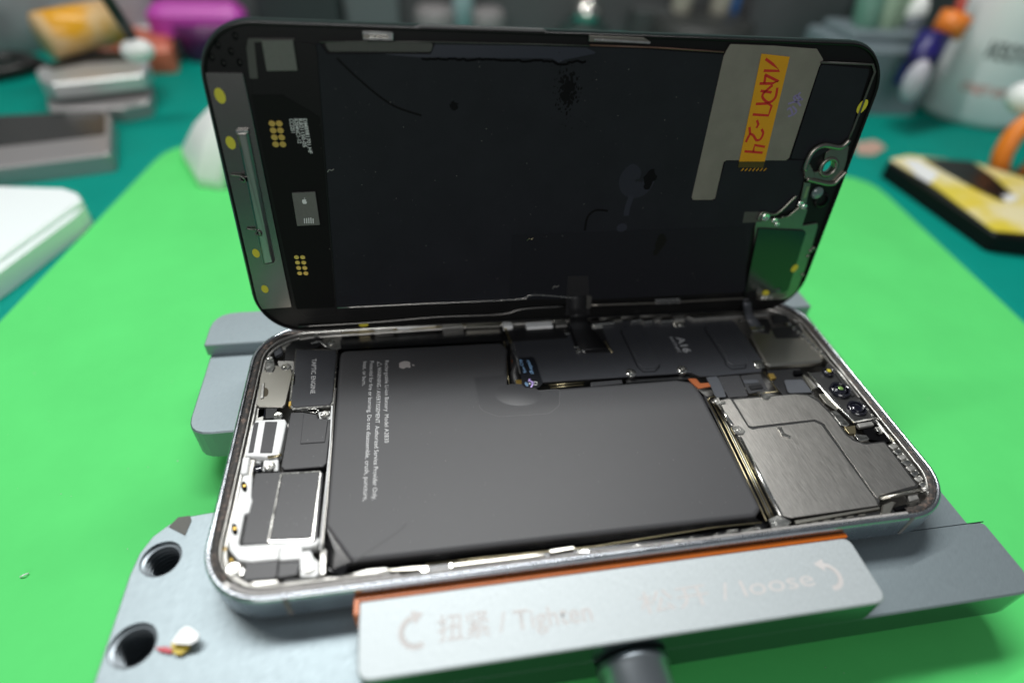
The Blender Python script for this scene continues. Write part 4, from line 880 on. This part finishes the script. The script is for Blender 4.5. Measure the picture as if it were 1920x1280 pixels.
q = Lp(1235, 455, 0); flat("smear", [[p+Vector((random.uniform(-.5, .5), random.uniform(-.6, .6))) for p in circ(q.x, q.y, 1.4, 18, 3.0, -10)]], .935, mat("olive_smear", (.009, .0095, .008), rough=.6, spec=.08), ld, fp)
# dust specks
random.seed(5); V = []; F = []
for i in range(170):
    x = random.uniform(600, 1330); y = random.uniform(105, 560); q = Lp(x, y, .96); s = random.choice((.03, .04, .04, .05, .08)) ; a = random.random()*3
    b = len(V)
    for t in range(4): V.append((q.x+s*math.cos(a+t*1.57), q.y+s*random.uniform(.6, 2)*math.sin(a+t*1.57), .96+.03*(t % 2)))
    F.append((b, b+1, b+2, b+3))
mk("dust", V, F, mt_dust, ld, kind="stuff")
V = []; F = []
for i in range(160):
    x = random.uniform(640, 1400); y = random.uniform(700, 1040); q = A(x, y, bz+.03)
    if x < 950 or y > 745:
        s = random.choice((.03, .04, .05, .07)); a = random.random()*3; b = len(V)
        for t in range(4): V.append((q.x+s*math.cos(a+t*1.57), q.y+s*random.uniform(.6, 2)*math.sin(a+t*1.57), bz+.03+.02*(t % 2)))
        F.append((b, b+1, b+2, b+3))
mk("dust", V, F, mt_dust, ph, kind="stuff")
# fluff bits
for x, y in ((618, 318), (1040, 536), (992, 447)):
    pts = catmull([Lp(x-4, y+5, 1.0), Lp(x, y, 1.3), Lp(x+3, y+2, 1.1), Lp(x+8, y-1, 1.2)], 4); tube("fluff", pts, .09, mt_dust if x != 992 else mt_brass, ld, n=5)

# flex cables joining display and board
def wl(x, y, w_):
    q = LID.at(x, y, w_); return LID.O + LID.S @ q
fc = thing("display_flex_cable", "wide black ribbon cable curving from the display edge down to the board", "cable", off=wl(1083, 590, 1))
pts = catmull([wl(1084, 555, 1.1), wl(1083, 578, 1.6), wl(1084, 592, 1.5), A(1086, 604, 1.4), A(1092, 618, .2), A(1102, 636, -.7), A(1114, 655, -1.2)], 6)
off = fc.off
fo = band("ribbon", pts, [5.2]*20+[5.2+.18*i for i in range(len(pts)-20)], .15, mt_flex, fc)
fc2 = thing("sensor_flex_cable", "narrow grey ribbon cable hanging from the right end of the display", "cable", off=wl(1403, 568, 1))
pts = catmull([wl(1402, 560, 1.3), wl(1401, 572, 1.7), A(1405, 590, 1.2), A(1414, 606, -.3), A(1420, 617, -.9)], 5)
band("ribbon", pts, [2.6]*12+[3.4]*(len(pts)-12), .2, mt_greyflex, fc2)
P("ribbon_end", [(1405, 611), (1433, 609), (1434, 618), (1410, 620)], -.6, .4, mt_silver, fc2, bev=.1, r=.3)

# ================================================================== BACKGROUND OBJECTS
G = lambda x, y, z: BODY.at(x, y, z)
def bthing(name, label, cat, x, y, group=None): return thing(name, label, cat, off=G(x, y, ZT), group=group)
mt_wbox = mat("white_gloss_box", (.80, .86, .86), rough=.3); mt_dk = mat("dark_screen", (.022, .021, .02), rough=.25); mt_grm = mat("grey_metal_side", (.42, .40, .40), metal=.6, rough=.35)
t = bthing("white_box", "white flat plastic box at the left edge of the bench", "box", 80, 430)
P("box_body", [(-330, 345), (118, 356), (140, 362), (158, 382), (140, 402), (0, 505), (-200, 640)], ZT+9, 8.9, mt_wbox, t, bev=1.0, r=2)
P("box_lid", [(-330, 337), (120, 352), (144, 360), (154, 374), (0, 482), (-200, 612)], ZT+11, 2, mt_wbox, t, bev=.8, r=2)
t = bthing("tablet", "dark grey tablet with silver edge lying left of the green mat", "tablet", 100, 300)
P("tablet_shell", [(-250, 230), (195, 206), (208, 216), (206, 288), (-250, 345)], ZT+9, 8.9, mt_grm, t, bev=.8, r=3)
P("tablet_screen", [(-250, 228), (190, 208), (198, 216), (197, 252), (60, 268), (-250, 300)], ZT+9.3, .28, mt_dk, t, bev=.1, r=2)
t = bthing("phone_stack", "pile of two opened phones with silver rims behind the tablet", "phone pile", 180, 190)
P("lower_phone", [(85, 165), (275, 150), (284, 160), (280, 190), (230, 202), (90, 205)], ZT+8, 7.9, mt_grm, t, bev=.8, r=3)
P("upper_phone_rim", [(66, 130), (150, 100), (272, 105), (280, 118), (270, 140), (160, 152), (95, 158), (72, 148)], ZT+19, 7.5, mat("silver_rim", (.62, .63, .63), metal=.6, rough=.3), t, bev=.8, r=3)
P("upper_phone_inside", [(85, 124), (150, 92), (262, 100), (266, 112), (160, 118), (100, 130)], ZT+19.5, .4, mt_dk, t, bev=.1, r=2)
# round things
def blob(name, c, rx, ry, rz, m_, root, parent=None, rot=0):
    V = []; F = []; n = 20; k = 12; c = Vector(c); cr, sr_ = math.cos(math.radians(rot)), math.sin(math.radians(rot))
    for i in range(k+1):
        ph_ = math.pi*i/k
        for j in range(n):
            th = 2*math.pi*j/n; x, y, z = rx*math.sin(ph_)*math.cos(th), ry*math.sin(ph_)*math.sin(th), rz*math.cos(ph_)
            V.append(c+Vector((x*cr-y*sr_, x*sr_+y*cr, z)))
    for i in range(k):
        for j in range(n): F.append((i*n+j, i*n+(j+1) % n, (i+1)*n+(j+1) % n, (i+1)*n+j))
    return mk(name, V, F, m_, root, parent, True)
def ray(x, y, ydepth):
    d = Vector(((x-960)/FPX, (y-640)/FPX, 1)); d = X*d.x+Yd*d.y+Zf*d.z; t_ = (ydepth-CAM.y)/d.y; return CAM+d*t_
t = bthing("brush", "thin black rod with a glossy white round tip leaning over the phone pile", "tool", 255, 110)
a = G(258, 95, 8); tube("rod", [a+Vector((-1, 3, 3)), ray(170, -50, a.y-15)], 2.6, mat("black_rod", (.02, .02, .02), rough=.3), t)
blob("tip", a, 8, 7, 5.5, mt_white, t)
t = bthing("tape_roll", "yellow orange cylinder lying behind the phone pile", "cylinder", 150, 95)
a = ray(82, 68, 300); b = ray(215, 40, 330); tube("roll", [a, a+(b-a)*.5, b], 12, mat("amber_plastic", (.75, .36, .02), rough=.3, col2=(.75, .5, .25), c2scale=.03, c2lo=.45, c2hi=.55), t, n=20)
t = bthing("red_pack", "coral red wrapped pack behind the phone pile", "pack", 240, 90)
P("pack", [(165, 62), (225, 42), (322, 62), (320, 88), (180, 90)], ZT+16, 15.8, mat("coral_pack", (.6, .16, .09), rough=.4), t, bev=3, r=4)
t = bthing("white_pack", "white folded pouch beside the purple pincushion", "pouch", 290, 90)
P("pouch", [(225, 8), (330, 12), (350, 45), (345, 66), (255, 70), (228, 40)], ZT+14, 13.8, mat("white_pouch", (.8, .8, .82), rough=.5), t, bev=4, r=6)
t = bthing("magenta_cap", "rounded magenta plastic cap standing behind the display corner", "cap", 380, 100)
a = G(372, 108, ZT)
c_ = ray(368, 32, a.y+6); prism("cap", [(c_.x-32, c_.y-14), (c_.x+34, c_.y-14), (c_.x+30, c_.y+16), (c_.x-26, c_.y+16)], c_.z+9, c_.z-9, mat("magenta_plastic", (.50, .06, .42), rough=.35), t, bev=6, r=12)
lathe("base", (c_.x+6, c_.y, 0), [(.1, ZT+.1), (20, ZT+.1), (22, c_.z-10), (24, c_.z-2)], mat("dark_purple", (.09, .015, .09), rough=.4), t)
t = bthing("grey_bag", "crumpled blue grey bag at the far left corner", "bag", 40, 130)
c_ = G(20, 118, ZT); blob("bag", (c_.x-60, c_.y+40, 10), 90, 45, 75, mat("grey_film_bag", (.30, .31, .32), rough=.35, bump=3, bscale=.03, var=.5, scale=.02), t)
blob("bag_fold", (c_.x+20, c_.y+60, 20), 60, 30, 85, MATS["grey_film_bag"], t)
t = bthing("light_bag", "pale grey pouch leaning on the back panel at left", "pouch", 150, 60)
blob("pouch", ray(160, 10, 400), 45, 14, 60, mat("pale_film", (.33, .33, .35), rough=.4), t)
# white dispenser on the green mat
t = thing("white_block", "white tapered plastic block standing on the green mat behind the display edge", "block", off=G(385, 330, ZM))
b0 = [G(x, y, ZM+.05) for x, y in ((343, 297), (373, 350), (420, 358), (470, 320), (450, 270), (390, 250))]
cen = sum(b0, Vector())/len(b0); tpz = 4; t0 = [G(x, y, 4) for x, y in ((396, 196), (404, 206), (440, 212), (466, 200), (450, 190), (420, 186))]
c9 = sum(t0, Vector())/6
loops("block", [(rp(b0, 3), ZM+.05), (rp([p.lerp(q, .03) for p, q in zip(b0, t0)], 3), ZM+5), (rp([p.lerp(q, .5) for p, q in zip(b0, t0)], 3), ZM+20), (rp(t0, 2), tpz), (rp([c9+(p-c9)*.7 for p in t0], 2), tpz+1.5)], mt_white, t, cap0=True, cap1=True, smooth=True)
# box phone with yellow film on the right
t = bthing("yellow_film_phone", "black phone shell covered by yellow and white film, right of the green mat", "phone", 1800, 400)
P("shell", [(1663, 302), (1700, 290), (1960, 330), (2140, 420), (2100, 470), (1868, 440)], ZT+9, 8.9, mt_bezel, t, bev=1, r=3)
P("yellow_film", [(1668, 298), (1702, 291), (1820, 303), (1960, 345), (2120, 420), (2100, 452), (1864, 432), (1755, 350)], ZT+9.6, .5, mat("yellow_film", (.72, .58, .05), rough=.35, col2=(.78, .70, .42), c2scale=.03), t, bev=.2, r=2)
P("black_patch", [(1728, 296), (1822, 302), (1862, 330), (1900, 365), (1880, 378), (1830, 355), (1770, 322)], ZT+9.8, .15, mt_bezel, t, bev=.02, r=2)
P("white_patch", [(1690, 296), (1722, 300), (1760, 326), (1745, 345), (1720, 330)], ZT+9.9, .15, mt_white, t, bev=.02, r=2)
P("white_patch", [(1878, 366), (1905, 364), (1912, 372), (1890, 380)], ZT+10, .15, mt_white, t, bev=.02, r=1)
P("screen", [(1868, 452), (2100, 478), (2140, 440), (2100, 470)], ZT+3, 2, mt_grm, t, bev=.1)
t = bthing("pink_scrap", "small pinkish paper scrap on the teal bench beside the display edge", "scrap", 1630, 275)
P("scrap", [(1605, 268), (1640, 262), (1662, 276), (1640, 290), (1608, 288)], ZT+1, .9, mat("pink_paper", (.50, .33, .26), rough=.7), t, bev=.2, r=2)
# bottle
a = G(1735, 200, ZT); b = G(1925, 245, ZT); R_ = (b-a).length/2+4; cb = (a+b)/2+Vector((2, R_*.35, 0))
t = thing("isopropyl_bottle", "translucent white plastic bottle with printed label at the right edge", "bottle", off=(cb.x, cb.y, ZT))
mt_bot = mat("milky_plastic", (.93, .95, .96), rough=.35)
lathe("bottle_body", (cb.x, cb.y, 0), [(.1, ZT+.1), (R_*.9, ZT+.1), (R_, ZT+5), (R_, 120), (R_*.8, 150), (R_*.35, 165), (R_*.35, 180)], mt_bot, t, n=48)
lathe("bottle_cap", (cb.x, cb.y, 0), [(R_*.4, 172), (R_*.42, 172.2), (R_*.42, 195), (.1, 195)], mt_bezel, t)
def on_cyl(name, s, ax0, ax1, z0, hh, m_):
    cu = bpy.data.curves.new("t", 'FONT'); cu.body = s; cu.size = 1; cu.resolution_u = 2; cu.offset = .03
    o_ = bpy.data.objects.new("t", cu); COL.objects.link(o_); bpy.context.view_layer.update()
    me0 = bpy.data.meshes.new_from_object(o_.evaluated_get(bpy.context.evaluated_depsgraph_get())); bpy.data.objects.remove(o_)
    xs = [v.co.x for v in me0.vertices]; x0, x1 = min(xs), max(xs)
    for v in me0.vertices:
        an = math.radians(ax0+(ax1-ax0)*(v.co.x-x0)/(x1-x0)); v.co = (Vector((cb.x+(R_+.3)*math.cos(an), cb.y+(R_+.3)*math.sin(an), z0+v.co.y/.72*hh))-t.off)*MM
    me0.name = name; return link(name, me0, m_, t)
on_cyl("lettering", "ИЗОПРОПАНОЛ", 214, 310, 12, 9, mat("dark_label_ink", (.08, .10, .10), rough=.5))
on_cyl("lettering", "спирт изопропиловый", 208, 310, -8, 6, mat("pink_label_ink", (.62, .36, .33), rough=.5))
on_cyl("label_mark", "●", 242, 254, 27, 11, mat("orange_label_ink", (.80, .22, .03), rough=.5))
t = bthing("orange_cap_tool", "orange loop handle at the right edge in front of the bottle", "handle", 1910, 290)
c_ = G(1925, 292, ZT+16); lp = [c_+Vector((4, 6, 0))+Vector((13*math.cos(i*.3927), 3*math.sin(i*.3927), 17*math.sin(i*.3927))) for i in range(17)]; tube("handle", lp, 5, mat("orange_plastic", (.80, .22, .02), rough=.35), t)
blob("collar", c_+Vector((-2, 18, 24)), 9, 9, 8, mt_white, t)
# tool rack
ra = G(1580, 196, ZT); rb = G(1722, 200, ZT)
t = thing("tool_rack", "blue grey plastic rack holding tools behind the display's right corner", "tool rack", off=(ra.x, ra.y, ZT))
mt_rack = mat("blue_grey_plastic", (.16, .205, .225), rough=.45)
y0 = 262; x_l = ray(1565, 80, y0+20).x; x_r = ray(1718, 180, y0).x
zt_ = ray(1600, 78, y0+15).z
prism("rack_body", [(x_l, y0), (x_r, y0-6), (x_r+8, y0+50), (x_l, y0+55)], zt_, ZT+.1, mt_rack, t, bev=2, r=3)
prism("rack_step", [(x_l+6, y0+12), (x_r-4, y0+8), (x_r-2, y0+45), (x_l+6, y0+48)], zt_+6, zt_-.1, mt_rack, t, bev=1.5, r=2)
mg = mat("green_handle", (.10, .22, .17), rough=.4); mg2 = mat("pale_green_handle", (.22, .32, .23), rough=.4); mbrn = mat("brown_handle", (.14, .12, .10), rough=.5)
def handle(x, ytop, ybot, m_, r_, label, yd=y0+28, lean=14, group=None, tip=None):
    a = ray(x, ybot, yd); b = ray(x+lean, ytop, yd+4)
    tt = thing("screwdriver", label, "screwdriver", off=a, group=group); tube("handle", [a, a+(b-a)*.15, b], r_, m_, tt, n=14)
    tube("shaft", [a-(b-a).normalized()*18, a], 1.6, mt_silver, tt)
    if tip: blob("end_cap", b, r_*1.1, r_*1.1, r_*1.6, tip, tt)
    return tt
handle(1618, -60, 62, mg, 8.5, "green handled screwdriver leftmost in the grey blue rack", lean=30)
handle(1650, -60, 64, mg2, 8.5, "pale green handled screwdriver second from left in the rack", lean=30)
handle(1685, -60, 66, mg2, 8, "pale green screwdriver right of the brown one in the rack", yd=y0+30, lean=30)
handle(1668, -60, 64, mbrn, 6, "slim brown screwdriver between two pale green ones in the rack", yd=y0+34, lean=30)
handle(1706, 22, 66, mat("slate_handle", (.09, .11, .13), rough=.4), 6, "slate screwdriver with a white end cap at the rack's right end", yd=y0+20, lean=12, tip=mt_white)
t = thing("blue_spray_pen", "dark blue tube with white foot and orange top leaning beside the bottle", "tube", off=G(1745, 200, ZT))
a = ray(1700, 165, 240); b = ray(1755, 62, 246)
tube("barrel", [a, b], 9, mat("deep_blue_plastic", (.02, .015, .16), rough=.3, col2=(.005, .005, .01), c2scale=.03), t, n=18)
blob("foot", ray(1716, 152, 232), 7, 6, 12, mat("pale_lilac_plastic", (.50, .48, .54), rough=.4), t)
a2 = ray(1772, 66, 248); b2 = ray(1796, 28, 250); tube("top", [a2, b2], 9, mat("orange_top", (.80, .22, .03), rough=.35), t, n=16)
tube("stem", [ray(1792, 38, 250), ray(1815, -30, 262)], 3, mat("red_stem", (.4, .05, .03), rough=.4), t)
# items on the shelf behind the display
mbl = mat("pale_blue_glass", (.30, .40, .42), rough=.3); mbg = mat("beige_grip", (.30, .29, .24), rough=.5)
def stand(name, label, cat, x, ytop, w_, m_, yd=400, knob=None, group=None):
    a = ray(x, ytop, yd); tt = thing(name, label, cat, off=(a.x, a.y, ZT), group=group)
    lathe("stem", (a.x, a.y, 0), [(.1, ZT+.1), (w_, ZT+.1), (w_, a.z-3), (w_*.8, a.z), (.1, a.z)], m_, tt, n=18)
    if knob: blob("knob", (a.x, a.y, a.z+knob[0]*.6), knob[0], knob[0], knob[0], knob[1], tt)
    return tt
stand("glass_vial", "pale blue vertical rod standing behind the display's top edge", "rod", 868, -40, 8, mbl)
stand("bottle", "taupe bottle left of the pale blue rod", "bottle", 815, 12, 15, mat("taupe_plastic", (.21, .20, .20), rough=.5))
stand("bottle", "taupe bottle right of the pale blue rod", "bottle", 915, 16, 13, MATS["taupe_plastic"])
stand("soldering_stand", "dark stand with a small silver ball on top behind the display", "stand", 1097, 45, 20, mat("dark_green_stand", (.02, .045, .04), rough=.5), knob=(12, mt_silver))
stand("hand_tool", "beige upright handle behind the display, left of the pair", "handle", 1287, -30, 8, mbg)
stand("hand_tool", "beige upright handle behind the display, right of the pair", "handle", 1362, -30, 8, mbg)
stand("cup", "dark cup holding beige handles behind the display", "cup", 1322, 32, 40, mat("dark_cup", (.035, .038, .036), rough=.5), yd=385)
stand("pen", "blue pen beside the beige handles", "pen", 1385, -20, 4, mat("blue_pen", (.03, .12, .35), rough=.4))
t = thing("dark_case", "dark grey upright case against the back panel, right of the handles", "case", off=(ray(1480, 60, 400).x, 400, ZT))
xl, xr = ray(1400, 50, 400).x, ray(1560, 60, 400).x
prism("case", [(xl, 400), (xr, 392), (xr, 436), (xl, 436)], 200, ZT+.1, mat("dark_case_plastic", (.09, .09, .095), rough=.5, var=.2, scale=.01), t, bev=3)

def upright(name, label, cat, x0, x1, ytop, yd, m_, dz=10):
    a_ = ray(x0, ytop, yd); b_ = ray(x1, ytop, yd); tt = thing(name, label, cat, off=((a_.x+b_.x)/2, yd, ZT))
    prism("body", [(a_.x, yd), (b_.x, yd-4), (b_.x+2, yd+dz), (a_.x+2, yd+dz)], a_.z, ZT+.1, m_, tt, bev=1.5, r=2); return tt
upright("grey_carton", "mid grey carton behind the display between the magenta cap and the left taupe bottle", "carton", 640, 745, -20, 405, mat("grey_card", (.12, .13, .135), rough=.6), 20)
upright("black_drawer", "black drawer unit standing behind the display's top left corner", "drawer unit", 470, 632, -20, 400, mat("black_drawer_plastic", (.03, .033, .035), rough=.5), 25)
upright("grey_carton", "slim dark carton left of the cup with beige handles", "carton", 1190, 1262, 18, 398, mat("dark_card", (.05, .055, .055), rough=.6), 16)
t = bthing("pliers", "small black pliers lying behind the tablet near the left edge", "pliers", 60, 120)
tube("jaw", [G(70, 118, ZT+4), G(110, 132, ZT+4)], 3.5, mt_dk, t, r2=2)
tube("grip", catmull([G(70, 118, ZT+4), G(30, 108, ZT+5), G(-30, 112, ZT+5)]), 4, mt_dk, t)
tube("grip", catmull([G(70, 118, ZT+4), G(40, 128, ZT+5), G(-20, 140, ZT+5)]), 4, mt_dk, t)
